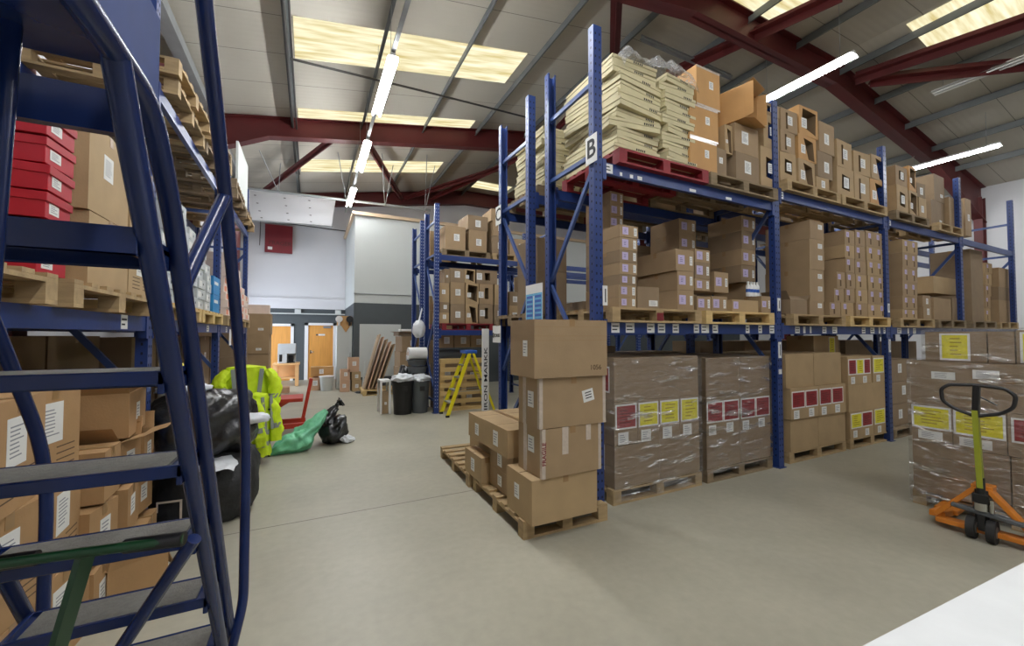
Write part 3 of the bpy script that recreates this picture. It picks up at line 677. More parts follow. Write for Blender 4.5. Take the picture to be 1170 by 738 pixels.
TOP2 = [
   ('window', 0.45, 3.1, [[5.41, 5.74, 3.64, 4.026], [5.401, 5.731, 4.028, 4.31], [5.429, 5.792, 4.312, 4.604]]) ,
   ('torn', 0.45, 3.1, [[5.777, 6.193, 3.64, 4.006], [5.798, 6.23, 4.008, 4.347], [5.843, 6.28, 4.349, 4.745]]) ,
   ('white', 0.45, 3.1, [[6.226, 6.535, 3.64, 3.838], [6.236, 6.642, 3.84, 4.203], [6.286, 6.707, 4.205, 4.634]]) ,
   ('window', 0.45, 3.1, [[6.749, 7.21, 3.64, 4.082], [6.743, 7.179, 4.084, 4.476]]) ,
   ('window', 0.45, 3.1, [[7.23, 7.673, 3.64, 4.067], [7.247, 7.704, 4.069, 4.413]]) ,
   ('torn', 0.45, 3.1, [[7.709, 8.198, 3.64, 4.071], [7.729, 8.22, 4.073, 4.457]]) ,
]
TOP3 = [
   ('window', 0.45, 3.1, [[8.548, 8.954, 3.64, 4.115], [8.536, 8.942, 4.117, 4.431]]) ,
   ('torn', 0.45, 3.1, [[8.995, 9.309, 3.64, 4.086], [9.005, 9.268, 4.088, 4.505]]) ,
   ('white', 0.45, 3.1, [[9.367, 9.642, 3.64, 4.023], [9.315, 9.607, 4.025, 4.268]]) ,
   ('side', 0.6, 3.2, [[10.096, 10.739, 3.64, 4.132], [10.277, 10.76, 4.134, 4.633]]) ,
   ('plain', 0.6, 3.15, [[10.766, 11.443, 3.64, 4.258]]) ,
   ('white', 0.5, 3.2, [[11.71, 12.025, 3.64, 4.392]]) ,
]
MID1 = [
   ('purple', 0.45, 3.1, [[2.709, 2.935, 1.92, 2.023], [2.71, 2.937, 2.025, 2.144], [2.722, 2.938, 2.146, 2.248], [2.724, 2.951, 2.25, 2.369], [2.725, 2.952, 2.371, 2.491], [2.726, 2.954, 2.493, 2.621], [2.727, 2.967, 2.623, 2.743]]) ,
   ('purple', 0.45, 3.62, [[3.036, 3.228, 1.92, 2.041], [3.037, 3.229, 2.043, 2.18], [3.039, 3.231, 2.182, 2.319], [3.04, 3.232, 2.321, 2.459], [3.041, 3.234, 2.461, 2.599], [3.042, 3.235, 2.601, 2.739], [3.043, 3.237, 2.741, 2.869], [3.045, 3.238, 2.871, 3.01], [3.046, 3.239, 3.012, 3.151], [3.047, 3.241, 3.153, 3.292]]) ,
   ('plainlow', 0.35, 3.12, [[2.967, 3.269, 1.92, 2.142]]) ,
   ('purple', 0.6, 3.15, [[3.572, 3.825, 1.92, 2.14], [3.575, 3.829, 2.142, 2.35], [3.553, 3.833, 2.352, 2.587]]) ,
   ('purple', 0.45, 3.16, [[3.885, 4.117, 1.92, 2.087]]) ,
   ('purple', 0.5, 3.76, [[4.332, 4.629, 1.92, 2.479], [4.336, 4.634, 2.481, 2.732], [4.308, 4.622, 2.734, 2.982], [4.311, 4.625, 2.984, 3.179]]) ,
   ('purple', 0.4, 3.16, [[4.132, 4.4, 1.92, 2.098]]) ,
   ('purple', 0.4, 3.16, [[3.86, 4.106, 2.15, 2.283], [3.864, 4.11, 2.285, 2.47], [3.867, 4.113, 2.472, 2.619]]) ,
   ('purple', 0.3, 3.2, [[4.235, 4.485, 2.15, 2.393]]) ,
   ('purple', 0.5, 3.4, [[5.143, 5.311, 1.92, 2.339], [5.027, 5.318, 2.341, 2.568], [5.032, 5.324, 2.57, 2.775], [5.039, 5.33, 2.777, 3.018], [5.044, 5.336, 3.02, 3.215]]) ,
   ('purple1', 0.28, 3.1, [[4.406, 4.888, 1.92, 2.062]]) ,
   ('purple', 0.4, 3.1, [[4.957, 5.137, 1.92, 2.128]]) ,
]
MID2 = [
   ('openlow', 0.35, 3.1, [[5.556, 5.932, 1.92, 2.119]]) ,
   ('whitetop', 0.6, 3.12, [[6.031, 6.371, 1.92, 2.104], [6.047, 6.389, 2.106, 2.544], [6.063, 6.407, 2.546, 2.963], [6.072, 6.417, 2.965, 3.216]]) ,
   ('purple', 0.4, 3.6, [[7.387, 7.593, 1.92, 2.443], [7.396, 7.602, 2.445, 2.655], [7.405, 7.612, 2.657, 2.882], [7.414, 7.621, 2.884, 3.11]]) ,
   ('dot', 0.5, 3.12, [[6.526, 6.801, 1.92, 2.11], [6.647, 6.904, 2.112, 2.313], [6.727, 6.942, 2.315, 2.556]]) ,
   ('dot', 0.5, 3.12, [[6.824, 7.161, 1.92, 2.121], [6.948, 7.196, 2.123, 2.328], [6.986, 7.232, 2.33, 2.561], [6.972, 7.217, 2.563, 2.777], [6.956, 7.226, 2.779, 2.968], [6.966, 7.237, 2.97, 3.187]]) ,
   ('dot', 0.5, 3.12, [[7.235, 7.568, 1.92, 2.123], [7.245, 7.578, 2.125, 2.331], [7.255, 7.563, 2.333, 2.553], [7.24, 7.548, 2.555, 2.761], [7.251, 7.533, 2.763, 2.984], [7.262, 7.545, 2.986, 3.222]]) ,
   ('dot2', 0.5, 3.12, [[7.593, 8.169, 1.92, 2.122], [7.604, 8.124, 2.124, 2.336], [7.615, 8.108, 2.338, 2.564], [7.6, 8.093, 2.566, 2.791], [7.585, 8.105, 2.793, 3.004], [7.57, 8.09, 3.006, 3.244]]) ,
]
MID3 = [
   ('dot2', 0.5, 3.12, [[8.696, 9.236, 1.92, 2.073], [8.709, 9.25, 2.075, 2.289], [8.723, 9.265, 2.291, 2.521], [8.737, 9.282, 2.523, 2.768], [8.752, 9.298, 2.77, 3.016], [8.765, 9.313, 3.018, 3.236]]) ,
   ('white', 0.4, 3.12, [[9.473, 9.784, 1.92, 2.14], [9.452, 9.762, 2.142, 2.336]]) ,
   ('plain', 0.6, 3.15, [[9.996, 10.713, 1.92, 2.316]]) ,
   ('side', 0.6, 3.15, [[10.792, 11.241, 1.92, 2.348]]) ,
   ('plain', 0.5, 3.22, [[10.209, 11.313, 2.42, 2.732]]) ,
   ('plain', 0.6, 3.2, [[11.915, 12.545, 1.92, 3.389]]) ,
   ('dot', 0.5, 3.3, [[13.022, 13.308, 1.92, 2.224], [13.045, 13.324, 2.226, 2.49], [13.067, 13.379, 2.492, 2.737], [13.09, 13.44, 2.739, 2.986], [13.11, 13.482, 2.988, 3.216]]) ,
   ('plain', 0.6, 3.2, [[13.388, 14.335, 1.92, 2.412], [13.407, 14.308, 2.414, 2.7], [13.487, 14.296, 2.702, 3.124]]) ,
]
LOW2 = [
   ('plain', 0.9, 3.12, [[5.54, 6.158, 0.15, 0.566]]) ,
   ('plain', 0.9, 3.12, [[6.181, 6.869, 0.15, 0.554]]) ,
   ('red2', 0.9, 3.12, [[5.525, 6.175, 0.7, 0.981]]) ,
]
D_MID = [
   ('white', 0.5, 8.45, [[2.469, 2.681, 1.9, 2.126], [2.477, 2.68, 2.128, 2.35], [2.465, 2.688, 2.352, 2.762], [2.579, 2.697, 2.764, 3.071]]) ,
   ('white', 0.5, 8.45, [[2.72, 3.039, 1.9, 2.321], [2.708, 3.037, 2.323, 2.795], [2.706, 3.033, 2.797, 3.099]]) ,
   ('torn', 0.5, 8.45, [[3.059, 3.348, 1.9, 2.333], [3.058, 3.368, 2.335, 2.796], [3.039, 3.283, 2.798, 3.104]]) ,
   ('hole', 0.5, 8.45, [[3.379, 3.71, 1.9, 2.343], [3.389, 3.72, 2.345, 2.795], [3.315, 3.818, 2.797, 3.104]]) ,
   ('white', 0.5, 8.45, [[3.753, 4.085, 1.9, 2.336], [3.753, 4.085, 2.338, 2.795]]) ,
   ('white', 0.5, 8.55, [[4.179, 4.503, 1.9, 2.336], [4.179, 4.503, 2.338, 2.665]]) ,
   ('white', 0.5, 8.55, [[4.55, 4.886, 1.9, 2.348], [4.55, 4.887, 2.35, 2.725], [4.551, 4.887, 2.727, 3.081]]) ,
]
D_TOP = [
   ('white', 0.6, 8.45, [[2.594, 3.053, 3.51, 4.021]]) ,
   ('white', 0.6, 8.45, [[3.136, 3.556, 3.51, 3.988], [3.093, 3.577, 3.99, 4.315]]) ,
   ('white', 0.6, 8.45, [[3.708, 4.107, 3.51, 3.914], [3.707, 4.107, 3.916, 4.256], [3.685, 4.084, 4.258, 4.535]]) ,
   ('white', 0.6, 8.45, [[4.152, 4.664, 3.51, 3.901]]) ,
]
# ------------------------------------------------------------------ cartons on the racks
LOOK = {'orange': 'orange-brown carton', 'white': 'carton with white label', 'open': 'open-mouthed carton', 'window': 'carton with cut opening', 'torn': 'torn-open carton', 'side': 'large plain carton',
        'plain': 'plain brown carton', 'plainlow': 'low plain carton', 'purple': 'carton with lilac label', 'purple1': 'long low carton', 'openlow': 'low open carton', 'whitetop': 'tall-stacked carton',
        'dot': 'carton with small lilac label', 'dot2': 'carton with paired lilac labels', 'hole': 'carton with dark slot'}
MATS = {'orange': ['cardo'], 'purple': ['card', 'card', 'card3'], 'dot': ['card2', 'card'], 'dot2': ['card2', 'card'], 'torn': ['card2', 'cardo'], 'window': ['card2', 'card'], 'whitetop': ['card']}
def stock(table, where, group, seed, split=()):
    rnd = random.Random(seed)
    for ci, (st, depth, yf, boxes) in enumerate(table):
        out = []
        for (a, b, z0, z1) in boxes:
            n = 2 if (st in split and z1 - z0 > .36) else 1
            for k in range(n): out.append((a, b, z0 + (z1 - z0) * k / n, z0 + (z1 - z0) * (k + 1) / n - (.002 if n > 1 else 0)))
        for k, (a, b, z0, z1) in enumerate(out):
            lab = '%s, %s up in %s stack, %s' % (LOOK[st], ORD[k], ORD[ci], where)
            m = rnd.choice(MATS.get(st, ['card', 'card2', 'card3']))
            w, h = b - a, z1 - z0; loc = ((a + b) / 2, yf + depth / 2, z0)
            if st in ('open', 'openlow'):
                if st == 'open': carton(lab, w, depth, h, loc, 0, style='torn', m=m, rnd=rnd, group=group)
                else: open_carton(lab, w, depth, h - .01, loc, 0, m, .13, (-62, 55, 20, 30), rnd, lab=False, group=group)
                continue
            carton(lab, w, depth, h, loc, rad(rnd.uniform(-1, 1) * (2.4 if where.startswith('top') else .6)), style=st if st not in ('orange', 'side', 'plainlow') else {'orange': 'taped', 'side': 'corner', 'plainlow': 'corner'}[st],
                   m=m, rnd=rnd, group=group, tape=(st not in ('dot', 'dot2') and h > .12))
stock(TOP1, 'top shelf, rack B near bay', 'cartons on the top shelf of the near bay', 1)
stock(TOP2, 'top shelf, rack B middle bay', 'cartons on the top shelf of the middle bay', 2)
stock(TOP3, 'top shelf, rack B far bay', 'cartons on the top shelf of the far bay', 3)
stock(MID1, 'middle shelf, rack B near bay', 'cartons on the middle shelf of the near bay', 4, ('purple',))
stock(MID2, 'middle shelf, rack B middle bay', 'cartons on the middle shelf of the middle bay', 5, ('purple',))
stock(MID3, 'middle shelf, rack B far bay', 'cartons on the middle shelf of the far bay', 6)
stock(D_MID, 'middle shelf behind the stepladder', 'cartons on the middle shelf behind the stepladder', 7)
stock(D_TOP, 'top shelf behind the stepladder', 'cartons on the top shelf behind the stepladder', 8)
# pallets under them
def pal_row(z, y, spans, where, mats, group):
    for i, (a, b) in enumerate(spans):
        pallet('%s pallet, %s along the %s' % ({'wood': 'brown wooden', 'wood_old': 'grey weathered wooden', 'wood_red': 'red painted wooden', 'wood_new': 'pale wooden'}[mats[i]], ORD[i], where), ((a + b) / 2, y + .5, z), 0, b - a, 1.0, mats[i], group)
pal_row(3.322, 3.02, [(2.66, 3.93), (3.97, 5.2)], 'top shelf of rack B near bay', ['wood_red', 'wood_old'], 'pallets on the top shelf of rack B')
pal_row(3.492, 3.02, [(5.4, 6.66), (6.7, 8.02)], 'top shelf of rack B middle bay', ['wood', 'wood'], 'pallets on the top shelf of rack B')
pal_row(3.492, 3.02, [(8.3, 9.5), (9.9, 10.95)], 'top shelf of rack B far bay', ['wood_old', 'wood'], 'pallets on the top shelf of rack B')
pal_row(1.772, 3.02, [(2.56, 3.79), (3.86, 5.08)], 'middle shelf of rack B near bay', ['wood', 'wood_new'], 'pallets on the middle shelf of rack B')
pal_row(1.772, 3.02, [(5.48, 6.72), (6.84, 8.02)], 'middle shelf of rack B middle bay', ['wood', 'wood_new'], 'pallets on the middle shelf of rack B')
pal_row(1.772, 3.02, [(8.35, 9.6), (9.75, 10.95), (11.3, 12.5), (12.7, 13.8)], 'middle shelf of rack B far bays', ['wood', 'wood_old', 'wood_old', 'wood'], 'pallets on the middle shelf of rack B')
for o in [q for q in bpy.data.objects if q.name.startswith('pallet') and q.parent is None and q.get('label', '').startswith('brown wooden pallet, first along the middle shelf of rack B near bay')]:
    mb = MB(); mb.box(-.045, .045, -.503, -.5005, .022, .1); mb.build('red_sticker', ['sign_red'], o)
pal_row(1.752, 8.42, [(2.52, 3.72), (3.9, 5.1)], 'middle shelf behind the stepladder', ['wood_red', 'wood_old'], 'pallets behind the stepladder')
pal_row(3.362, 8.42, [(2.52, 3.64), (3.7, 4.9)], 'top shelf behind the stepladder', ['wood_old', 'wood'], 'pallets behind the stepladder')

# extra: tall backs of goods seen between the front stacks, stored on rack C
rnd = random.Random(11)
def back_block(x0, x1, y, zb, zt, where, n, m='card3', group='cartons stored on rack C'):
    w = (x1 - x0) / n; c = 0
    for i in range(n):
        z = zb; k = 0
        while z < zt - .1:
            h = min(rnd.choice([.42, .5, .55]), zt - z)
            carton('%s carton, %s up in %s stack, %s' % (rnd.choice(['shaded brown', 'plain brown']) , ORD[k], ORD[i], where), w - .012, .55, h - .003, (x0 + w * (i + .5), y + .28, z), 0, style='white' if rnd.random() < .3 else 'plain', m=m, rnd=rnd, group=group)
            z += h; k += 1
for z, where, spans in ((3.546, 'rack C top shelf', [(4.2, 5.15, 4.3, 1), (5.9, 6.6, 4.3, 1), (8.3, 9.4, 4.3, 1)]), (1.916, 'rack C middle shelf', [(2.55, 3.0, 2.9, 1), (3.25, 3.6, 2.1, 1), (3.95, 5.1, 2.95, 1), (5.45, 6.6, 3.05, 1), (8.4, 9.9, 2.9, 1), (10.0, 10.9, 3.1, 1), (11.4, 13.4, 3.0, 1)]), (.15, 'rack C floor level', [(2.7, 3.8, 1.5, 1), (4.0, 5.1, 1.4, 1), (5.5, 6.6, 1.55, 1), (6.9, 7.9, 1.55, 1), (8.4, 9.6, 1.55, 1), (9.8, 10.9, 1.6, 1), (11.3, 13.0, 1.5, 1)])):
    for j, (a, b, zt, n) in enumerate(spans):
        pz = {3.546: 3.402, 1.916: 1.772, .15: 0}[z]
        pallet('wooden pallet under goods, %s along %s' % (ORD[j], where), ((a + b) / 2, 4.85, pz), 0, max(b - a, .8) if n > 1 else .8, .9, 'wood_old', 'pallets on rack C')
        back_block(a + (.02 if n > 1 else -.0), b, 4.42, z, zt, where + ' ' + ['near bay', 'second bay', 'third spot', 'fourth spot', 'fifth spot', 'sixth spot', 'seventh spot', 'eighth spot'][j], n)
# rack E and D floor goods
for j, (a, b, zb, zt, n) in enumerate([(2.6, 3.2, 1.752, 2.6, 1), (2.6, 3.3, 3.362, 4.2, 1)]):
    back_block(a, b, 9.75, zb, zt, 'rack by the office block, ' + ['middle spot', 'top spot'][j], n, 'card2', 'cartons on the rack by the office block')

# cream flat trays stacked on the red pallet
rnd = random.Random(3)
def tray(label, w, d, h, loc, rz, tilt, group):
    t = thing('flat_carton', label, 'carton', loc, rz, group); t.rotation_euler = (tilt[0], tilt[1], rz)
    mb = MB(); mb.box(-w / 2, w / 2, -d / 2, d / 2, 0, h * .62); mb.box(-w / 2 - .006, w / 2 + .006, -d / 2 - .006, d / 2 + .006, h * .62, h, 0)
    mb.build('carton_body', ['cream', 'inside'], t)
    fr = (Vector((-w / 2, -d / 2 - .006, 0)), Vector((1, 0, 0)), Vector((0, -1, 0)), w)
    m2 = MB(); u = w * rnd.uniform(.45, .7)
    for k in range(5): plate(m2, fr, u + k * .026, u + k * .026 + .016, h * .68, h * .95, .0008, 0)
    m2.build('printed_mark', ['black_ink'], t)
    fr = (Vector((-w / 2 - .006, d / 2, 0)), Vector((0, -1, 0)), Vector((-1, 0, 0)), d)
    m3 = MB(); u = d * .6
    for k in range(4): plate(m3, fr, u + k * .026, u + k * .026 + .016, h * .68, h * .95, .0008, 0)
    m3.build('printed_mark', ['black_ink'], t)
for s, (x, w, n, h) in enumerate(((2.98, .6, 11, .082), (3.58, .48, 11, .08))):
    z = 3.468
    for k in range(n):
        tx = rad(rnd.uniform(-1.2, 1.2)); rzk = rad(rnd.uniform(-8, 8)) if k else 0
        tray('cream flat carton, %s up in the %s pile on the red pallet' % (ORD[k], ['first', 'second'][s]), w + rnd.uniform(-.03, .03), .84, h, (x + rnd.uniform(-.025, .025), 3.52 + rnd.uniform(-.03, .03), z), rzk, (tx * .3, rad(rnd.uniform(-.3, 1.0))), 'cream flat cartons on the red pallet')
        z += h + .009
# the same trays seen end-on further back over racks C
for s, (x, n) in enumerate(((2.95, 10), (3.6, 8))):
    z = 3.402 + .146; 
    for k in range(n):
        tray('shaded cream flat carton, %s up in %s pile on rack C' % (ORD[k], ORD[s]), .56, .8, .075, (x + rnd.uniform(-.04, .04), 4.84, z), rad(rnd.uniform(-4, 4)), (0, 0), 'cream flat cartons on rack C'); z += .08
pallet('weathered pallet under cream cartons on rack C', (3.2, 4.85, 3.402), 0, 1.3, .9, 'wood_old', 'pallets on rack C')
# crumpled clear sheet over the trays
def sheet(name, label, cat, x0, x1, y0, y1, z, amp, seed, m, drop=.12, n=46, group=None, sol=0):
    mb = MB(); vs = []; 
    for i in range(n + 1):
        for j in range(n + 1):
            u, v = i / n, j / n; x = x0 + (x1 - x0) * u; y = y0 + (y1 - y0) * v
            e = max(0, abs(u - .5) * 2 - .75) / .25; e2 = max(0, abs(v - .5) * 2 - .75) / .25
            q = Vector((x * 3 + seed, y * 3, 0)); zz = z + amp * (noise.noise(q) + .6 * abs(noise.noise(q * 2.3)) + .35 * noise.noise(q * 5)) - drop * (e * e + e2 * e2) * .6
            vs.append((x + .06 * noise.noise(q * 1.7 + Vector((9, 0, 0))), y + .06 * noise.noise(q * 1.7 + Vector((0, 9, 0))), zz))
    fs = [(i * (n + 1) + j, (i + 1) * (n + 1) + j, (i + 1) * (n + 1) + j + 1, i * (n + 1) + j + 1) for i in range(n) for j in range(n)]
    mb.add(vs, fs, 0, True); return tag(mb.build(name, [m]), label, cat, group)
sheet('plastic_sheet', 'crumpled clear plastic sheet lying over the cream flat cartons', 'plastic sheet', 2.7, 3.75, 3.0, 3.75, 4.53, .1, 4, 'bubble', .22)
t = open_carton('orange-brown open carton lying on its side above the white-labelled ones', .4, .4, .36, (4.66, 3.4, 4.41), 0, 'cardo', .1, (20, 12, 25, 10), rnd, lab=False); t.rotation_euler = (rad(90), 0, rad(14))
# white bottles with blue bands beside the last near-bay carton
for k, (x, z) in enumerate(((4.86, 1.92), (4.99, 2.135), (5.05, 2.135), (5.11, 2.135))):
    z0 = z if k else 2.135; x = x if k else 4.93
    t = thing('bottle', 'white bottle with blue band, %s along the end carton' % ORD[k], 'bottle', (x, 3.25, z0), 0, 'white bottles on the middle shelf')
    mb = MB(); mb.tube([(0, 0, 0), (0, 0, .13), (0, 0, .155), (0, 0, .165)], [.026, .026, .012, .012], 14); mb.build('bottle_body', ['white'], t)
    mb = MB(); mb.tube([(0, 0, .05), (0, 0, .09)], .0268, 14); mb.build('blue_band', ['blue_plastic'], t)
    mb = MB(); mb.tube([(0, 0, .165), (0, 0, .185)], .014, 12); mb.build('cap', ['white'], t)

# ------------------------------------------------------------------ floor-level goods in rack B
GW = 'cartons inside stretch-wrapped pallets'
rnd = random.Random(21)
def wrap(label, x0, x1, y0, y1, z0, z1, loc=None, seed=0):
    mb = MB(); n = 26; 
    def grid(P, a, b):
        vs = []; 
        for i in range(a + 1):
            for j in range(b + 1): vs.append(P(i / a, j / b))
        mb.add(vs, [(i * (b + 1) + j, (i + 1) * (b + 1) + j, (i + 1) * (b + 1) + j + 1, i * (b + 1) + j + 1) for i in range(a) for j in range(b)], 0, True)
    g = .012; X0, X1, Y0, Y1 = x0 - g, x1 + g, y0 - g, y1 + g
    w = lambda p: noise.noise(Vector((p[0] * 4 + seed, p[1] * 4, p[2] * 11))) * .008
    grid(lambda u, v: (X0 + (X1 - X0) * u, Y0 + w((X0 + u, 0, v)), z0 + (z1 - z0) * v), 30, 30)
    grid(lambda u, v: (X1 - (X1 - X0) * u, Y1 - w((X0 + u, 3, v)), z0 + (z1 - z0) * v), 30, 30)
    grid(lambda u, v: (X0 + w((0, u, v)), Y1 - (Y1 - Y0) * u, z0 + (z1 - z0) * v), 30, 30)
    grid(lambda u, v: (X1 + w((7, u, v)), Y0 + (Y1 - Y0) * u, z0 + (z1 - z0) * v), 30, 30)
    grid(lambda u, v: (X0 + (X1 - X0) * u, Y0 + (Y1 - Y0) * v, z1 + .006 + abs(noise.noise(Vector((u * 6 + seed, v * 6, 0)))) * .012), 30, 30)
    return tag(mb.build('stretch_wrap', ['film']), label, 'stretch wrap')
# first wrapped pallet
P1 = 'first wrapped pallet of rack B'
pallet('wooden pallet carrying the first wrapped load of rack B', (3.26, 3.62, 0), 0, 1.24, 1.0, 'wood')
def slab(label, x0, x1, y0, y1, z0, z1, panels=(), whites=(), face='-y', m='card3', side=(), tape=False, group=GW):
    t = thing('carton', label, 'carton', ((x0 + x1) / 2, (y0 + y1) / 2, z0), 0, group); w, d, h = x1 - x0, y1 - y0, z1 - z0
    carton_body(w, d, h, face, None, .003, rnd).build('carton_body', [m, 'inside', 'seam'], t); fr = face_frame(w, d, h, face)
    for (a, b, c, e, col) in panels: panel_label(t, fr, a, b, c, e, col, rnd)
    for (u, v, ww, hh) in whites: label_white(t, fr, u, v, ww, hh, rnd)
    for (f2, a, b, c, e, col) in side: panel_label(t, face_frame(w, d, h, f2), a, b, c, e, col, rnd)
    return t
for i, (a, b) in enumerate(((2.67, 3.26), (3.27, 3.86))):
    slab('plain wrapped carton, %s at the bottom of the %s' % (ORD[i], P1), a, b, 3.13, 4.08, .147, .56, side=[('-x', .5, .8, .15, .4, 'yellow_label')] if i == 0 else ())
x = 2.67
for i, (w_, col) in enumerate(((.295, 'red_label'), (.295, 'yellow_label'), (.295, 'yellow_label'), (.295, 'yellow_label'))):
    slab('wrapped carton with %s panel, %s in the middle row, first wrapped pallet' % ('red' if i == 0 else 'yellow', ORD[i]), x, x + w_ - .004, 3.13, 4.08, .563, .99, [(.012, .282, .155, .4, col)], [(.11, .065, .13, .12)])
    x += .2985
slab('big plain carton on top of the first wrapped pallet', 2.67, 3.85, 3.13, 4.08, .993, 1.42, side=[('-x', .6, .88, .08, .34, 'red_label')])
wrap('clear stretch wrap round the first pallet load of rack B', 2.66, 3.87, 3.12, 4.09, .03, 1.425, seed=3)
# second wrapped pallet
pallet('wooden pallet carrying the second wrapped load of rack B', (4.56, 3.62, 0), 0, 1.18, 1.0, 'wood_old')
for i, (a, b) in enumerate(((3.99, 4.57), (4.58, 5.15))):
    slab('plain wrapped carton, %s at the bottom of the second wrapped pallet' % ORD[i], a, b, 3.14, 4.08, .147, .52)
    slab('wrapped carton with two red panels, %s on the second wrapped pallet' % ORD[i], a, b, 3.14, 4.08, .523, .945, [(.01, .285, .13, .37, 'red_label'), (.292, .565, .13, .37, 'red_label')], [(.1, .05, .12, .11), (.4, .055, .12, .11)])
    slab('plain carton, %s in the top layer of the second wrapped pallet' % ORD[i], a, b, 3.14, 4.08, .948, 1.385)
wrap('clear stretch wrap round the second pallet load of rack B', 3.98, 5.16, 3.13, 4.09, .1, 1.39, seed=9)
# middle bay floor: two unwrapped loads
GB = 'cartons at floor level in the middle bay'
pallet('wooden pallet under the plain and red-panelled cartons', (6.19, 3.62, 0), 0, 1.36, 1.0, 'wood')
for i, (a, b) in enumerate(((5.54, 6.17), (6.18, 6.86))):
    w_ = b - a
    slab('plain brown carton, %s on the pallet past the second post' % ORD[i], a, b, 3.12, 4.05, .147, .555, m='card2', group=GB)
    slab('carton with two red panels, %s past the second post' % ORD[i], a - .015, b - .015, 3.10, 4.05, .558, .96, [(.02, .31, .14, .36, 'red_label'), (.325, .61, .14, .36, 'red_label')], [(.12, .06, .12, .11), (.46, .065, .12, .11)], m='card2', group=GB)
    slab('large plain carton, %s on top past the second post' % ORD[i], a - .06, b - .06, 3.13, 4.05, .963, 1.4, m='card2', group=GB)
pallet('wooden pallet under the mixed red and yellow panelled cartons', (7.63, 3.62, 0), 0, 1.3, 1.0, 'wood')
for j, (z0, z1) in enumerate(((.147, .53), (.925, 1.33))):
    slab('carton with %s panels, %s layer beside the third post' % ('yellow and red', ['bottom', 'top'][j]), 6.99 - .03 * j, 7.66 - .03 * j, 3.12, 4.05, z0, z1,
         [(.03, .33, .14, .36, 'yellow_label'), (.34, .64, .14, .36, 'red_label')] if j == 0 else [(.02, .24, .14, .37, 'red_label'), (.245, .45, .14, .37, 'yellow_label'), (.455, .65, .14, .37, 'red_label')], [(.14, .06, .11, .1), (.48, .06, .11, .1)], m='card2', group=GB)
    slab('carton with yellow panel, %s layer beside the third post' % ['bottom', 'top'][j], 7.68, 8.04, 3.12, 4.05, z0, z1, [(.02, .34, .14, .37, 'yellow_label')], [(.16, .06, .11, .1)], m='card2', group=GB)
slab('wide plain carton between panelled layers beside the third post', 6.97, 8.04, 3.12, 4.05, .533, .922, m='card2', group=GB)
mb = MB()
t = carton('brown carton with yellow panel stored high behind the panelled cartons', .7, .4, .3, (7.3, 3.75, 1.335), style='plain', m='card2', rnd=rnd); panel_label(t, face_frame(.7, .4, .3, '-y'), .42, .6, .02, .28, 'yellow_label', rnd)
# far bay at floor level, in shade
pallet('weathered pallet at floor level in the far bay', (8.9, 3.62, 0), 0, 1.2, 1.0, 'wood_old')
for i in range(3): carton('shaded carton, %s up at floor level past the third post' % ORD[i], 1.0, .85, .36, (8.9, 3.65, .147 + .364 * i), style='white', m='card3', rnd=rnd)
# ------------------------------------------------------------------ two pallets and cartons in the aisle
rnd = random.Random(31)
pallet('wooden pallet under the tall carton tower in the aisle', (1.99, 3.52, 0), rad(-1.2), .84, 1.2, 'wood')
pallet('half-empty wooden pallet behind the carton tower', (2.0, 4.78, 0), rad(-2), .84, 1.2, 'wood')
def nearbox(label, x0, x1, y0, y1, z0, z1, rz=0, m='card', fl=None, tape_side=False, rl=None, lines_=()):
    w, d, h = x1 - x0, y1 - y0, z1 - z0
    t = thing('carton', label, 'carton', ((x0 + x1) / 2, (y0 + y1) / 2, z0), rad(rz), 'cartons in the aisle')
    carton_body(w, d, h, '-y', None, .005, rnd).build('carton_body', [m, 'inside', 'seam'], t)
    fx = face_frame(w, d, h, '-x'); fy = face_frame(w, d, h, '-y')
    if fl: label_white(t, fx, d * fl[0], h * fl[1], fl[2], fl[3], rnd)
    if rl: label_white(t, fy, w * rl[0], h * rl[1], rl[2], rl[3], rnd, tilt=rad(12), t=.002)
    mb = MB(); 
    mb.box(-.026, .026, -d / 2, d / 2, h, h + .0025); plate(mb, fy, w / 2 - .026, w / 2 + .026, h - .055, h + .001, .0012)
    mb.build('packing_tape', ['tape'], t)
    if tape_side:
        for f_, a_, b_ in ((fx, d * .3 - .03, d * .3 + .03), (fx, d - .035, d), (fy, 0, .03), (fy, w - .03, w)):
            mb = MB(); plate(mb, f_, a_, b_, 0, h, .0011); mb.build('clear_tape', ['ctape'], t)
    if lines_:
        mb = MB()
        for v in lines_: plate(mb, fy, 0, w, v - .0012, v + .0012, .0006); plate(mb, fx, 0, d, v - .0012, v + .0012, .0006)
        mb.build('crease_marks', ['tape'], t)
    return t, fx, fy, w, d, h
t, fx, fy, w, d, h = nearbox('large brown carton at the bottom of the aisle tower', 1.575, 2.21, 2.82, 3.27, .147, .503, fl=(.42, .55, .085, .12), m='card2')
t, fx, fy, w, d, h = nearbox('taped brown carton, second up in the aisle tower', 1.655, 2.245, 2.805, 3.2, .506, .898, rz=1, tape_side=True, fl=(.55, .62, .1, .13))
for a_, b_, c_ in ((.19, .25, .22), (.43, .48, .13)):
    mb = MB(); plate(mb, fy, a_, b_, h - c_, h, .0013); mb.build('printed_tape', ['ctape'], t)
for (tx, ty, ww) in ((.22, h - .11, .1), ):
    pass
X = Matrix(((0, -1, 0, 0), (0, 0, -1, 0), (1, 0, 0, 0), (0, 0, 0, 1)))
text_mesh('FRAGILE', .05, 'sign_red', 'lettering', t, Matrix.Translation((-w / 2 + .018, -d / 2 - .002, h * .5)) @ X, .001)
t, fx, fy, w, d, h = nearbox('taped carton with tilted white label, third up in the aisle tower', 1.64, 2.29, 2.80, 3.17, .901, 1.302, rz=-1, tape_side=True, fl=(.6, .55, .1, .13), rl=(.72, .6, .11, .1))
mb = MB(); rr = random.Random(5)
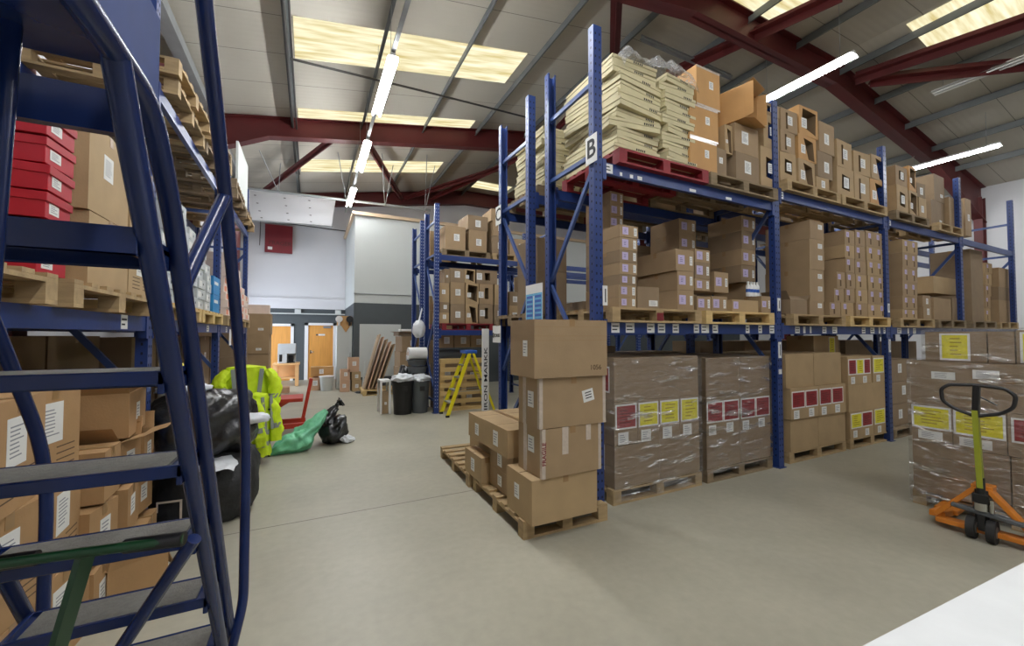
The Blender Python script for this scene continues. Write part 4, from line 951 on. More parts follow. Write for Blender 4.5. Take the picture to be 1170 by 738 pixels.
for k in range(3): plate(mb, fy, w * .72 - .035 + .004 * k, w * .72 + .03 + .004 * k, h * .6 + .022 - .022 * k, h * .6 + .03 - .022 * k, .0032, 0, rad(12))
mb.build('printed_mark', ['black_ink'], t)
t, fx, fy, w, d, h = nearbox('large carton on top of the aisle tower, lightly creased', 1.575, 2.285, 2.77, 3.2, 1.305, 1.775, rz=-.6, fl=(.64, .5, .075, .13), lines_=(.3, .335, .41))
text_mesh('1056', .06, 'seam', 'handwriting', t, Matrix.Translation((w / 2 - .12, -d / 2 - .0012, .07)) @ Matrix(((1, 0, 0, 0), (0, 0, -1, 0), (0, 1, 0, 0), (0, 0, 0, 1))), .0)
nearbox('brown carton behind the tower, lower one with two labels', 1.66, 2.2, 3.33, 3.84, .147, .34, fl=(.45, .5, .09, .1), m='card')
nearbox('brown carton behind the tower, middle one with large label', 1.66, 2.2, 3.33, 3.84, .343, .535, fl=(.45, .5, .1, .12), m='card')
nearbox('brown carton behind the tower, widest one on top', 1.6, 2.2, 3.31, 3.84, .538, .79, fl=(.5, .5, .11, .14), m='card2')
nearbox('small carton standing at the edge behind the tower', 1.57, 1.7, 3.86, 4.34, .147, .4, fl=(.5, .5, .1, .13), m='card2')
nearbox('brown carton on the pallet edge beneath the pale-topped carton', 1.74, 2.3, 3.87, 4.36, .147, .52, m='card')
nearbox('pale-topped carton behind the tower with its own label', 1.62, 2.25, 3.86, 4.36, .523, .775, fl=(.5, .45, .1, .12), m='card2')
nearbox('last carton at the back of the half-empty pallet', 1.95, 2.4, 4.6, 5.2, .147, .56, fl=(.5, .5, .1, .12), m='card2')
# big wrapped pallet at the side, next to the truck
pallet('wooden pallet under the large wrapped load beside the pallet truck', (5.95, 1.2, 0), 0, 1.2, 1.36, 'wood')
GP = 'cartons of the large wrapped load'
FX_ = '-x'
def pslab(label, y0, y1, z0, z1, panels=(), whites=(), m='card3', x0=5.32): return slab(label, x0, 6.5, y0, y1, z0, z1, panels, whites, '-x', m, group=GP)
pslab('plain lower carton of the large wrapped load, farther one', 1.24, 1.86, .147, .62); pslab('plain lower carton of the large wrapped load, nearer one', .55, 1.23, .147, .62)
pslab('carton with yellow panel, far end of the large wrapped load', 1.58, 1.86, .623, .985, [(.0, .275, .13, .345, 'yellow_label')], [(.13, .07, .17, .08)])
pslab('carton with yellow panel, centre of the large wrapped load', 1.25, 1.575, .623, .985, [(.005, .32, .12, .34, 'yellow_label')], [(.14, .06, .2, .08)])
pslab('carton with red panel, near end of the large wrapped load', .7, 1.245, .623, .985, [(.02, .3, .12, .33, 'red_label')], [(.22, .06, .15, .08)])
pslab('long plain upper carton of the large wrapped load', .56, 1.86, .988, 1.4, (), [(.23, .28, .16, .07), (.5, .31, .16, .08)])
pslab('top carton with yellow panel, farther one, beneath loose wrap', 1.36, 1.76, 1.403, 1.68, [(.1, .3, .01, .26, 'yellow_label')], (), x0=5.36)
pslab('top carton of the large wrapped load, middle one', 1.2, 1.35, 1.403, 1.68, (), (), x0=5.36)
pslab('top carton with wide yellow panel, nearer one', .75, 1.19, 1.403, 1.69, [(.02, .42, .01, .27, 'yellow_label')], (), x0=5.36)
wrap('clear stretch wrap round the large load beside the pallet truck', 5.31, 6.51, .54, 1.87, .03, 1.405, seed=15)
wrap('loose clear wrap round the top cartons of the large load', 5.35, 6.5, .74, 1.77, 1.41, 1.7, seed=25)

# ------------------------------------------------------------------ pallet truck
t = thing('pallet_truck', 'orange hand pallet truck with lime handle parked at the wrapped load', 'pallet truck', (4.86, 1.29, 0), rad(4))
mb = MB()
mb.tube([(0.0, 0, .3), (.0, 0, .5)], .026, 12, 0); mb.build('handle_socket', ['black'], t)
mb = MB(); mb.bar((0.0, 0, .42), (-.02, .012, 1.04), .055, .034, 0); mb.build('handle_shaft', ['lime'], t)
loop = [(-.02, .012, .99), (-.02, .13, 1.035), (-.02, .2, 1.09), (-.02, .205, 1.19), (-.02, .16, 1.23), (-.02, .0, 1.245), (-.02, -.15, 1.23), (-.02, -.2, 1.18), (-.02, -.19, 1.09), (-.02, -.12, 1.03), (-.02, .012, .99)]
mb = MB(); mb.tube(curve_pts(loop, 4), .0135, 10); mb.build('grip_loop', ['black'], t, smooth_all=True)
mb = MB(); mb.bar((-.02, .012, .98), (-.02, .0, 1.245), .05, .04); mb.build('grip_centre', ['black'], t, bevel=.006)
mb = MB(); mb.tube([(-.03, -.02, 1.15), (-.05, -.11, 1.1)], .006, 8); mb.build('release_lever', ['black'], t)
mb = MB(); mb.tube([(.02, 0, .17), (.02, 0, .4)], .04, 16); mb.box(-.03, .07, -.045, .045, .3, .37); mb.build('pump_body', ['black'], t, bevel=.003)
mb = MB(); mb.tube([(.01, -.0, .24), (.01, 0, .3)], .05, 16); mb.tube([(-.02, -.06, .24), (-.02, -.06, .34)], .014, 10); mb.build('pump_ram', ['chrome'], t)
mb = MB(); mb.bar((0, -.24, .2), (0, .17, .235), .05, .035); mb.build('steering_bar', ['grey_plastic'], t, bevel=.008)
for q in (-.055, .055):
    w_ = MB(); w_.tube([(0, q - .024, .09), (0, q + .024, .09)], .088, 24, 0); w_.tube([(0, q - .026, .09), (0, q + .026, .09)], .045, 16, 1)
    w_.build('steer_wheel', ['rubber', 'wheel'], t)
mb = MB(); mb.box(-.02, .02, -.02, .02, .08, .2); mb.build('wheel_bracket', ['black'], t)
# sloping frame: two orange cheeks fanning out from the pump to the fork roots
mb = MB()
for q in (-1, 1):
    a = [(.02, q * .05, .4), (.02, q * .27, .10), (.06, q * .27, .05), (.28, q * .27, .05), (.28, q * .22, .13), (.12, q * .05, .42)]
    n = len(a); off = Vector((0, q * .0, 0)); b = [(p[0] + .05, p[1] - q * .012, p[2] - .01) for p in a]
    mb.bar((.05, q * .03, .41), (.05, q * .27, .11), .085, .035); mb.bar((.05, q * .27, .1), (.3, q * .27, .07), .1, .05)
mb.box(.02, .14, -.06, .06, .38, .43); mb.box(.0, .1, -.27, .27, .05, .09)
mb.build('frame', ['orange'], t, bevel=.004)
for q in (-1, 1):
    f = MB(); f.box(.28, 1.3, q * .27 - .075, q * .27 + .075, .055, .095); f.build('fork', ['orange'], t, bevel=.005)
    f = MB(); f.tube([(1.2, q * .27 - .03, .04), (1.2, q * .27 + .03, .04)], .038, 14); f.build('load_roller', ['wheel'], t)

# ------------------------------------------------------------------ white table top in the corner
t = thing('packing_table', 'white-topped packing table in the corner beside the camera', 'table', (0, 0, 0))
mb = MB(); zt = .8
mb.add([(1.34, .6, zt), (2.9, .505, zt), (2.8, -.35, zt), (1.1, -.25, zt), (1.34, .6, zt - .03), (2.9, .505, zt - .03), (2.8, -.35, zt - .03), (1.1, -.25, zt - .03)], [(3, 2, 1, 0), (4, 5, 6, 7), (0, 1, 5, 4), (1, 2, 6, 5), (2, 3, 7, 6), (3, 0, 4, 7)])
mb.v[0] = (.75, .628, zt); mb.v[4] = (.75, .628, zt - .03); mb.v[3] = (.7, -.22, zt); mb.v[7] = (.7, -.22, zt - .03)
mb.build('table_top', ['paper_table'], t)
for (x, y) in ((.82, .52), (2.8, .42), (.8, -.15), (2.7, -.26)):
    l = MB(); l.box(x - .025, x + .025, y - .025, y + .025, 0, zt - .03); l.build('leg', ['galv'], t)
# ------------------------------------------------------------------ mobile warehouse steps
XR_, XL_ = -.262, -.74
Y1 = lambda z: .93 + (1.84 - z) * .645
Y2 = lambda z: .985 + (2.06 - z) * .605
t = thing('mobile_steps', 'blue tubular mobile safety steps with grey treads beside the camera', 'steps', (0, 0, 0))
for x in (XR_, XL_):
    mb = MB(); mb.tube([(x, Y1(2.06), 2.06), (x, Y1(.06), .06)], .0185, 14); mb.build('front_stringer', ['ladder'], t)
    mb = MB(); mb.tube(curve_pts([(x, .2, 2.065), (x, .93, 2.065), (x, Y2(1.9) , 1.9), (x, Y2(.06), .06)], 6), .0185, 14); mb.build('rear_stringer', ['ladder'], t, smooth_all=True)
    s = 1 if x == XR_ else -1; hx = x + s * .042
    mb = MB(); pts = [(hx, .62, 3.1), (hx, 1.1, 2.38), (hx, 1.346, 2.1), (hx, 1.64, 1.686), (hx, 1.93, 1.23), (hx, 1.93, .6), (x + s * .01, 1.9, .45), (x, Y2(.36), .36)]
    mb.tube(curve_pts(pts, 5), .0175, 14); mb.build('handrail', ['ladder'], t, smooth_all=True)
    mb = MB(); mb.tube([(x, Y2(1.76), 1.76), (hx, 1.385, 2.045)], .0165, 12); mb.build('handrail_strut', ['ladder'], t)
    mb = MB(); mb.box(x - .012, x + .012, .1, .93, 2.07, 2.22) ; 
    mb.add([(x - .006, .93, 2.07), (x + .006, .93, 2.07), (x + .006, .88, 2.22), (x - .006, .88, 2.22)], [(0, 1, 2, 3)])
    mb.build('kick_panel', ['ladder_matte'], t)
for z in (1.835, 1.57, 1.33, 1.09, .83, .575, .32, .1):
    mb = MB(); y0, y1 = Y1(z) - .005, Y2(z) + .0; lp = .045 if z > 1.7 else .026
    mb.box(XL_ + .012, XR_ - .012, y0, y0 + .012, z - lp, z + .004); mb.box(XL_ + .012, XR_ - .012, y0 + .012, y1, z - .02, z - .006); mb.box(XL_ + .012, XR_ - .012, y1 - .01, y1, z - .045, z + .002)
    for x in (XL_ + .018, XR_ - .018): mb.box(x - .006, x + .006, y0, y1, z - .045, z + .003)
    tr = mb.build('tread', ['ladder'], t, bevel=.002)
    mb = MB(); mb.box(XL_ + .045, XR_ - .045, y0 + .016, y1 - .014, z - .006, z + .002); mb.build('grip_mat', ['tread'], tr)
mb = MB(); mb.box(XL_, XR_, .1, .85, 2.075, 2.1); mb.box(XL_, XR_, .955, .975, 2.01, 2.085); mb.box(XL_, XR_, .5, .52, 2.0, 2.09)
mb.build('platform', ['ladder'], t)
mb = MB(); mb.tube([(-.345, .775, 2.65), (-.468, .86, .05)], .0115, 14); mb.build('guard_post', ['ladder'], t)
mb = MB(); mb.tube([(XR_, 1.33, 1.12), (XL_, 1.685, .3)], .0165, 12); mb.build('cross_brace', ['ladder'], t)
for x in (XR_, XL_):
    mb = MB(); mb.tube([(x, .12, 2.06), (x, .12, .1)], .0185, 12); mb.build('support_leg', ['ladder'], t)
    mb = MB(); mb.tube([(x, .12, .12), (x, Y2(.12), .12)], .0165, 12); mb.build('base_rail', ['ladder'], t)
    for y in (.12, Y2(.06)):
        mb = MB(); mb.tube([(x - .02, y, .045), (x + .02, y, .045)], .045, 16); mb.build('castor', ['rubber'], t)
# green T handle with black grips
t = thing('hand_trolley', 'green T-handled trolley with black foam grips beneath the blue steps', 'trolley', (0, 0, 0))
A = Vector((-.90, 1.42, 1.15)); B = Vector((-.30, 1.09, 1.2)); Cc = Vector((-.452, 1.285, 1.154))
A = Cc + Vector((-.30, .03, .0)); B = Cc + Vector((.19, -.06, .012))
mb = MB(); mb.tube([A, B], .011, 10); mb.build('crossbar', ['green_metal'], t)
mb = MB(); mb.tube([A, Cc + Vector((-.085, .01, 0))], .0165, 12); mb.build('grip', ['black'], t)
mb = MB(); mb.tube([Cc + Vector((.075, -.024, .005)), B], .0165, 12); mb.build('grip', ['black'], t)
mb = MB(); D = Cc + Vector((-.245, .12, -1.0)); mb.bar(Cc, D, .035, .014); mb.build('stem', ['green_metal'], t)
mb = MB(); mb.box(D.x - .15, D.x + .15, D.y - .04, D.y + .04, .03, .17); mb.build('base', ['green_metal'], t)
for q in (-.17, .17):
    mb = MB(); mb.tube([(D.x + q - .015, D.y, .06), (D.x + q + .015, D.y, .06)], .06, 16); mb.build('wheel', ['rubber'], t)

# ------------------------------------------------------------------ goods on the side rack
rnd = random.Random(41); xf = -1.13
def lc(label, y0, y1, z0, z1, depth=.5, style='white', m='card2', x=xf, rz=0, group=None, tape=True):
    return carton(label, depth, y1 - y0, z1 - z0, (x - depth / 2, (y0 + y1) / 2, z0), rad(rz), '+x', style, m, rnd, group, tape)
for j, (y, m) in enumerate(((2.1, 'wood'), (3.45, 'wood'))):
    pallet('wooden pallet on the middle shelf behind the steps, under %s' % ['the red boxes', 'the large cartons'][j], (-1.58, y, 1.792), 0, 1.0, 1.2, m)
    o = None
# red lidded shoe-size boxes
z = 1.939; n_red = 6
for k in range(n_red):
    h = .127; t = thing('shoe_box', 'red lidded box, %s up in the stack on the side rack' % ORD[k], 'box', (-1.3 + rnd.uniform(-.02, .02), 2.79 + rnd.uniform(-.012, .012), z), rad(rnd.uniform(-3, 3)), 'red boxes on the side rack')
    mb = MB(); mb.box(-.17, .17, -.115, .115, 0, h - .03); mb.build('box_body', ['shoe_red'], t, bevel=.002)
    mb = MB(); mb.box(-.176, .176, -.121, .121, h - .045, h - .004); l = mb.build('lid', ['shoe_red'], t, bevel=.002)
    l.rotation_euler = (0, rad(rnd.uniform(-1.5, 2.5)), 0)
    label_white(t, face_frame(.34, .23, h, '+x'), .075, h * .4, .085, .05, rnd)
    z += h + .004
lc('large carton, lower one behind the red boxes on the side rack', 3.12, 3.68, 1.939, 2.36, .75, 'white', 'card2'); lc('large carton with label, upper one behind the red boxes', 3.1, 3.66, 2.363, 2.88, .8, 'white', 'card2')
lc('carton stacked low beside the near rack post', 3.7, 4.19, 1.939, 2.3, .6, 'big', 'card2'); lc('carton stacked middle beside the near rack post', 3.7, 4.16, 2.303, 2.62, .6, 'white', 'card2'); lc('carton stacked high beside the near rack post', 3.7, 4.12, 2.623, 2.9, .6, 'plain', 'card')
lc('plain tall carton seen between steps above the red boxes', 2.3, 2.65, 1.939, 2.5, .7, 'plain', 'card', x=-1.3); lc('plain carton deep behind the red boxes', 2.7, 3.08, 1.939, 2.5, .4, 'plain', 'card', x=-1.52)
# silver boxes
gs = 'silver-grey boxes on the side rack'
for j, (y0, y1, n, h) in enumerate(((4.42, 4.78, 9, .125), (4.82, 5.2, 8, .125), (5.24, 5.6, 7, .12), (5.64, 6.0, 6, .12), (6.04, 6.3, 5, .115))):
    z = 1.939
    for k in range(n):
        t = thing('flat_box', 'silver-grey box, %s up in the %s stack on the side rack' % (ORD[k], ORD[j]), 'box', (-1.3 + rnd.uniform(-.02, .02), (y0 + y1) / 2, z), rad(rnd.uniform(-3, 3)), gs)
        w, d = .34, y1 - y0 - .03; mb = MB(); mb.box(-w / 2, w / 2, -d / 2, d / 2, 0, h - .004); mb.build('box_body', ['silver_box'], t, bevel=.002)
        fr = face_frame(w, d, h, '+x'); m2 = MB(); plate(m2, fr, d * .08, d * .45, h * .2, h * .75, .001); plate(m2, fr, d * .6, d * .68, h * .4, h * .6, .0012, 1); m2.build('box_label', ['label', 'black_ink'], t)
        z += h
for y, m, nm in ((5.0, 'wood_new', 'first'), (6.25, 'wood_new', 'second')):
    pallet('pale wooden pallet, %s under the silver-grey boxes' % nm, (-1.58, y, 1.792), 0, 1.0, 1.18, m)
for k in range(2):
    t = thing('flat_box', 'bright blue box, %s one on the side rack' % ['lower', 'upper'][k], 'box', (-1.28, 6.6, 1.939 + k * .24), 0); mb = MB(); mb.box(-.16, .16, -.2, .2, 0, .236); mb.build('box_body', ['blue_box'], t, bevel=.002)
    m2 = MB(); plate(m2, face_frame(.32, .4, .24, '+x'), .06, .3, .13, .17, .001); m2.build('box_label', ['label'], t)
for j, (y0, y1, n) in enumerate(((7.3, 7.9, 8), (8.0, 8.6, 7), (8.7, 9.3, 5), (9.3, 9.8, 4))):
    z = 1.939
    for k in range(n):
        w, d, h = .5, y1 - y0 - .04, .118
        t = thing('flat_box', 'white and orange box, %s up in %s far stack of the side rack' % (ORD[k], ORD[j]), 'box', (-1.38 + rnd.uniform(-.03, .03), (y0 + y1) / 2, z), rad(rnd.uniform(-2, 2)), 'white and orange boxes on the side rack')
        mb = MB(); mb.box(-w / 2, w / 2, -d / 2, d / 2, 0, h - .004); mb.build('box_body', ['peach_box'], t, bevel=.002)
        fr = face_frame(w, d, h, '+x'); m2 = MB(); plate(m2, fr, d * .1, d * .4, h * .15, h * .8, .001); m2.build('box_print', ['peach_ink'], t); z += h
for i, y in enumerate((7.8, 9.05)): pallet('wooden pallet, %s under the white and orange boxes' % ORD[i], (-1.58, y, 1.792), 0, 1.0, 1.18, 'wood')
# pallet stacks on the upper level
gp = 'empty pallets stacked on the side rack'
for j, (y, n) in enumerate(((5.02, 2), (6.3, 3), (8.0, 2), (9.2, 2))):
    for k in range(n):
        pallet('empty pallet, %s up in the %s high pile over the side rack' % (ORD[k], ORD[j]), (-1.56 + rnd.uniform(-.04, .04), y + rnd.uniform(-.03, .03), 3.752 + k * .146), rad(rnd.uniform(-2, 2)), 1.0, 1.2, rnd.choice(['wood', 'wood_old', 'wood']), gp)
mb = MB(); mb.box(-1.2, -1.16, 8.45, 9.65, 4.046, 5.05); tag(mb.build('white_board', ['wall_grey'], bevel=.004), 'white board standing on edge on top of the far side rack', 'board')
sheet('wrapped_bundle', 'grey clear-wrapped bundle on top of the side rack', 'bundle', -1.95, -1.25, 8.35, 9.5, 4.6, .12, 12, 'bubble', .5)
carton('grey wrapped goods on top of the side rack', .7, 1.0, .5, (-1.62, 8.95, 4.05), 0, '+x', 'plain', 'silver_box', rnd)
# lower level: big cartons with white labels, leaning and crushed
gl = 'cartons at floor level under the side rack'
z = 0
for k, h in enumerate((.46, .46, .46)):
    lc('big labelled carton, %s up, first stack under the side rack' % ORD[k], 2.2, 2.66, k * .463, k * .463 + h, .55, 'big', 'cardw', x=-1.08, rz=[3, -5, 5][k], group=gl)
    lc('big labelled carton, %s up, second stack under the side rack' % ORD[k], 2.7, 3.15 - .03 * k, k * .463, k * .463 + h, .55, 'big', 'cardw', x=-1.1 - .02 * k, rz=[-3, 5, -6][k], group=gl)
spots = [(3.28, 0, .3, 3), (3.62, 0, .34, -4), (3.95, 0, .32, 5), (3.3, .345, .3, -5), (3.64, .345, .3, 6), (3.98, .345, .28, -4), (3.36, .66, .28, 4), (3.72, .66, .26, -7), (4.04, .64, .26, 3)]
for k, (y, z, s, rz) in enumerate(spots):
    if k in (5, 7, 8): open_carton('open carton with white label, %s in the crushed pile under the side rack' % ORD[k], .42, s, .28, (-1.3, y, z), rad(rz), 'cardw', .13, (35, 75, 20, 50), rnd, '+x', group=gl)
    else: carton('crushed carton with white label, %s in the pile under the side rack' % ORD[k], .42, s, .3, (-1.29 + .02 * (k % 3), y, z), rad(rz), '+x', 'white', 'cardw', rnd, gl)
open_carton('large open carton topping the crushed pile under the side rack', .5, .5, .3, (-1.36, 3.85, .955), rad(6), 'cardw', .16, (40, 60, -60, 30), rnd, '+x', group=gl)
t = open_carton('small open carton tipped forward off the crushed pile', .3, .26, .22, (-1.02, 3.5, .3), rad(35), 'cardw', .12, (10, 160, 30, 60), rnd, '+x', group=gl)
t.location.z = 0.0
# rear of the side rack: cartons coloured for shade, raised to hide the bright wall
for k in range(4):
    carton('shade-coloured brown carton, %s at the back under the side rack' % ORD[k], .3, .85, 1.64, (-1.92, 2.1 + .88 * k, 0), 0, '+x', 'plain', 'inside', rnd, gl)
for k, y in enumerate((5.6, 6.4, 7.6, 8.4, 9.2)):
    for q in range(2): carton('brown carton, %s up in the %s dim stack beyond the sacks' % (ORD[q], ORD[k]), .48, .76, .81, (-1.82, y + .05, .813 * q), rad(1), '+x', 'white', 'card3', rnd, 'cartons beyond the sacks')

for k in range(4): carton('added brown carton, %s up in the stack hiding the side-wall daylight panel' % ORD[k], .9, .6, .57, (-1.8, 11.5, .001 + .573 * k), rad(1), '+x', 'white', 'card3', rnd, 'added cartons past the side rack')  # added stack, screens the glowing doorway panel from the camera
# ------------------------------------------------------------------ sacks, chair, jackets, trolley
t = thing('bulk_sack', 'large black woven sack with pale patch lying below the other', 'sack', (-.82, 4.7, 0))
lump(.39, .40, .31, 2, .1, 1.6, 30, 3.6).build('sack_body', ['bag_weave'], t)
mb = MB(); fr = (Vector((-.2, -.42, .12)), Vector((.99, -.1, 0)), Vector((-.1, -.99, 0)), 1)
for a, b, c, d_ in ((0, .17, .27, .285), (.155, .17, .06, .27), (.0, .01, .2, .27)): plate(mb, (Vector((-.28, -.405, .0)), Vector((1, -.06, 0)), Vector((-.06, -1, 0)), 1), a, b, c, d_, .008)
mb.build('printed_mark', ['ctape'], t)
t = thing('bulk_sack', 'bulging black plastic sack resting on top of the lower sack', 'sack', (-.86, 4.72, .55))
lump(.40, .42, .31, 5, .16, 2.4, 34, 2.8, False).build('sack_body', ['bag_black'], t)
sheet('white_film', 'white plastic film caught between the two black sacks', 'film', -1.1, -.55, 4.12, 4.5, .565, .03, 7, 'white_cloth', .05, 20)
lump(.13, .11, .045, 8, .3, 3, 14).build('white_rag', ['white_cloth'], None, loc=(-.46, 4.5, .83)); o = bpy.data.objects['white_rag']; tag(o, 'white rag hanging out of the upper black sack', 'rag')
lump(.2, .1, .04, 9, .3, 3, 14).build('paper_wad', ['white_cloth'], None, loc=(-1.0, 4.6, 1.13)); tag(bpy.data.objects['paper_wad'], 'white crumpled paper on top of the upper black sack', 'paper')
for k, (y, z0, z1) in enumerate(((5.35, 1.46, 1.74), (7.95, 1.48, 1.74))):
    mb = MB(); mb.box(-1.156, -1.153, y - .09, y + .09, z0, z1); tag(mb.build('paper_tag', ['label']), 'white paper tag hanging off the middle beam of the side rack, %s one' % ['nearer', 'farther'][k], 'tag')
# drum
t = thing('drum', 'pale plastic drum with yellow lid in the side rack', 'drum', (-1.35, 5.9, 0)); mb = MB(); mb.tube([(0, 0, .0), (0, 0, .6), (0, 0, 1.2)], .17, 20); mb.build('drum_body', ['silver_box'], t); mb = MB(); mb.tube([(0, 0, 1.2), (0, 0, 1.24), (0, 0, 1.32)], [.18, .18, .1], 20); mb.build('lid', ['yellow'], t)
# office chair
t = thing('office_chair', 'black office chair almost hidden beneath the yellow jackets', 'chair', (-.75, 6.35, 0))
mb = MB(); mb.box(-.25, .25, -.25, .25, .42, .5); mb.build('seat', ['black'], t, bevel=.02)
mb = MB(); mb.box(-.22, .22, .2, .26, .6, 1.08); mb.build('backrest', ['black'], t, bevel=.02)
mb = MB(); mb.tube([(0, 0, .1), (0, 0, .42)], .025, 12); mb.box(-.02, .02, .1, .25, .44, .7); mb.build('column', ['black'], t)
for k in range(5):
    a = rad(-50 + 72 * k); mb = MB(); mb.bar((0, 0, .11), (math.cos(a) * .3, math.sin(a) * .3, .085), .04, .025); mb.build('base_arm', ['black'], t)
    mb = MB(); c = Vector((math.cos(a) * .3, math.sin(a) * .3, .03)); mb.tube([c - Vector((.012, 0, 0)), c + Vector((.012, 0, 0))], .03, 14); mb.build('castor', ['rubber'], t)
for q in (-.29, .29):
    mb = MB(); mb.tube(curve_pts([(q, .1, .45), (q, .1, .68), (q, -.18, .68)], 4), .014, 8); mb.build('armrest', ['black'], t)
def jacket(label, loc, w, h, rz, seed):
    """Jacket draped over a chair back: closed folded shell, sleeves hanging, reflective bands."""
    t = thing('hi_vis_jacket', label, 'jacket', loc, rz, 'hi-vis jackets on the chair'); mb = MB(); n, k = 44, 30; vs = []
    def P(u, v, off=0.):
        th = 2 * math.pi * u; z = h * v
        sh = 1 - .28 * max(0, v - .8) / .2 - .12 * (1 - v)
        rx = w / 2 * sh; ry = (.17 - .05 * v) 
        c, s = math.cos(th), math.sin(th)
        f = .035 * math.sin(th * 5 + seed + 2 * v) * (1.15 - v) + .07 * noise.noise(Vector((c * 2 + seed, s * 2, z * 5))) - .09 * abs(noise.noise(Vector((c * 3 + seed, s * 3, z * 7 + c * 2))))
        r = 1 + f * 3 + off
        return Vector((math.copysign(abs(c) ** .8, c) * rx * r, math.copysign(abs(s) ** .8, s) * ry * r, z + .03 * noise.noise(Vector((c * 3, s * 3, seed))) * (1 - v)))
    for j in range(k + 1):
        for i in range(n): vs.append(P(i / n, j / k))
    fs = [(j * n + i, j * n + (i + 1) % n, (j + 1) * n + (i + 1) % n, (j + 1) * n + i) for j in range(k) for i in range(n)]
    mb.add(vs, fs, 0, True); top = [P(i / n, 1) for i in range(n)]; c = Vector((0, 0, h + .03)); mb.add(top + [c], [(i, (i + 1) % n, n) for i in range(n)], 0, True)
    mb.build('jacket_body', ['hivis'], t)
    for v0, v1 in ((.16, .23), (.34, .41)):
        m2 = MB(); vs = []
        for v in (v0, (v0 + v1) / 2, v1):
            for i in range(n): vs.append(P(i / n, v, .05))
        m2.add(vs, [(j * n + i, j * n + (i + 1) % n, (j + 1) * n + (i + 1) % n, (j + 1) * n + i) for j in range(2) for i in range(n)], 0, True); m2.build('reflective_band', ['reflect'], t)
    for q in (-1, 1):
        m3 = MB(); pts = [(q * w * .36, -.06, h * .93), (q * w * .5, -.12, h * .72), (q * w * .5, -.15, h * .45), (q * w * .44, -.17, h * .2)]
        sack(m3, pts, [.07, .09, .085, .085, .07], seed + q, .34, 24, .8); sl = m3.build('sleeve', ['hivis'], t)
        m4 = MB(); m4.tube([(q * w * .5, -.145, h * .5), (q * w * .498, -.15, h * .42)], .074, 14); m4.build('reflective_band', ['reflect'], sl)
        m5 = MB(); a = Vector((q * w * .2, -.17, h * .42)); b = Vector((q * w * .26, -.13, h * .97)); m5.bar(a, b, .05, .012, 0, (0, 1, 0)); m5.build('reflective_band', ['reflect'], t)
    return t
jacket('yellow hi-vis jacket draped over the chair back, upper one', (-.74, 6.5, .5), .62, .72, rad(6), 1.)
jacket('yellow hi-vis jacket hanging lower down the chair side', (-.6, 6.2, .1), .32, .78, rad(60), 4.)
# red trolley
t = thing('lift_trolley', 'red lifting trolley with flat deck behind the yellow jackets', 'trolley', (-.55, 8.05, 0))
mb = MB(); mb.box(-.62, .46, -.28, .28, .52, .58); mb.build('deck', ['red_paint'], t, bevel=.006)
mb = MB(); mb.add([(-.1, -.25, .52), (.26, -.25, .52), (-.1, -.25, .3), (-.1, .25, .52), (.26, .25, .52), (-.1, .25, .3)], [(0, 2, 1), (3, 4, 5), (1, 2, 5, 4), (0, 3, 5, 2)]); mb.build('bracket', ['red_paint'], t)
mb = MB(); mb.box(-.6, .5, -.27, -.2, .08, .16); mb.box(-.6, .5, .2, .27, .08, .16); mb.box(-.6, -.5, -.2, .2, .08, .16); mb.box(-.1, 0, -.2, .2, .08, .2); mb.build('base', ['red_paint'], t, bevel=.004)
mb = MB(); mb.bar((-.45, 0, .14), (-.05, 0, .5), .4, .05); mb.build('lift_arm', ['red_paint'], t)
mb = MB(); mb.bar((.45, 0, .12), (.585, 0, .88), .055, .04); mb.build('handle_post', ['red_paint'], t, bevel=.004)
for x in (-.5, .42):
    for y in (-.25, .25):
        mb = MB(); mb.tube([(x, y - .02, .05), (x, y + .02, .05)], .05, 14); mb.build('castor', ['rubber'], t)
# bags on the floor
t = thing('rubbish_bag', 'tied black rubbish bag slumped on the aisle floor', 'bag', (.3, 6.85, 0))
mb = MB(); sack(mb, [(.22, -.02, .08), (.08, 0, .17), (-.08, 0, .3), (.02, .0, .47), (.08, .02, .53)], [.12, .27, .3, .2, .1, .07], 7, .3)
mb.build('bag_body', ['bag_black'], t); mb = MB(); sack(mb, [(.06, .02, .5), (.1, .02, .58), (.16, .03, .62)], [.05, .045, .09], 3, .4); mb.build('bag_neck', ['bag_black'], t)
mb = MB(); sack(mb, [(.12, -.1, .12), (.24, -.1, .05), (.33, -.06, .03)], [.06, .09, .05], 4, .3); mb.build('bag_patch', ['white_cloth'], t)
t = thing('rubbish_bag', 'pale green plastic bag sprawled against the black bag', 'bag', (-.12, 6.6, 0), 0)
mb = MB(); sack(mb, [(-.38, -.1, .02), (-.2, -.06, .07), (.0, 0, .14), (.16, .02, .3), (.3, .06, .47), (.36, .08, .52)], [.05, .13, .2, .2, .13, .1, .05], 11, .34, flat=.8)
mb.build('bag_body', ['bag_green'], t)
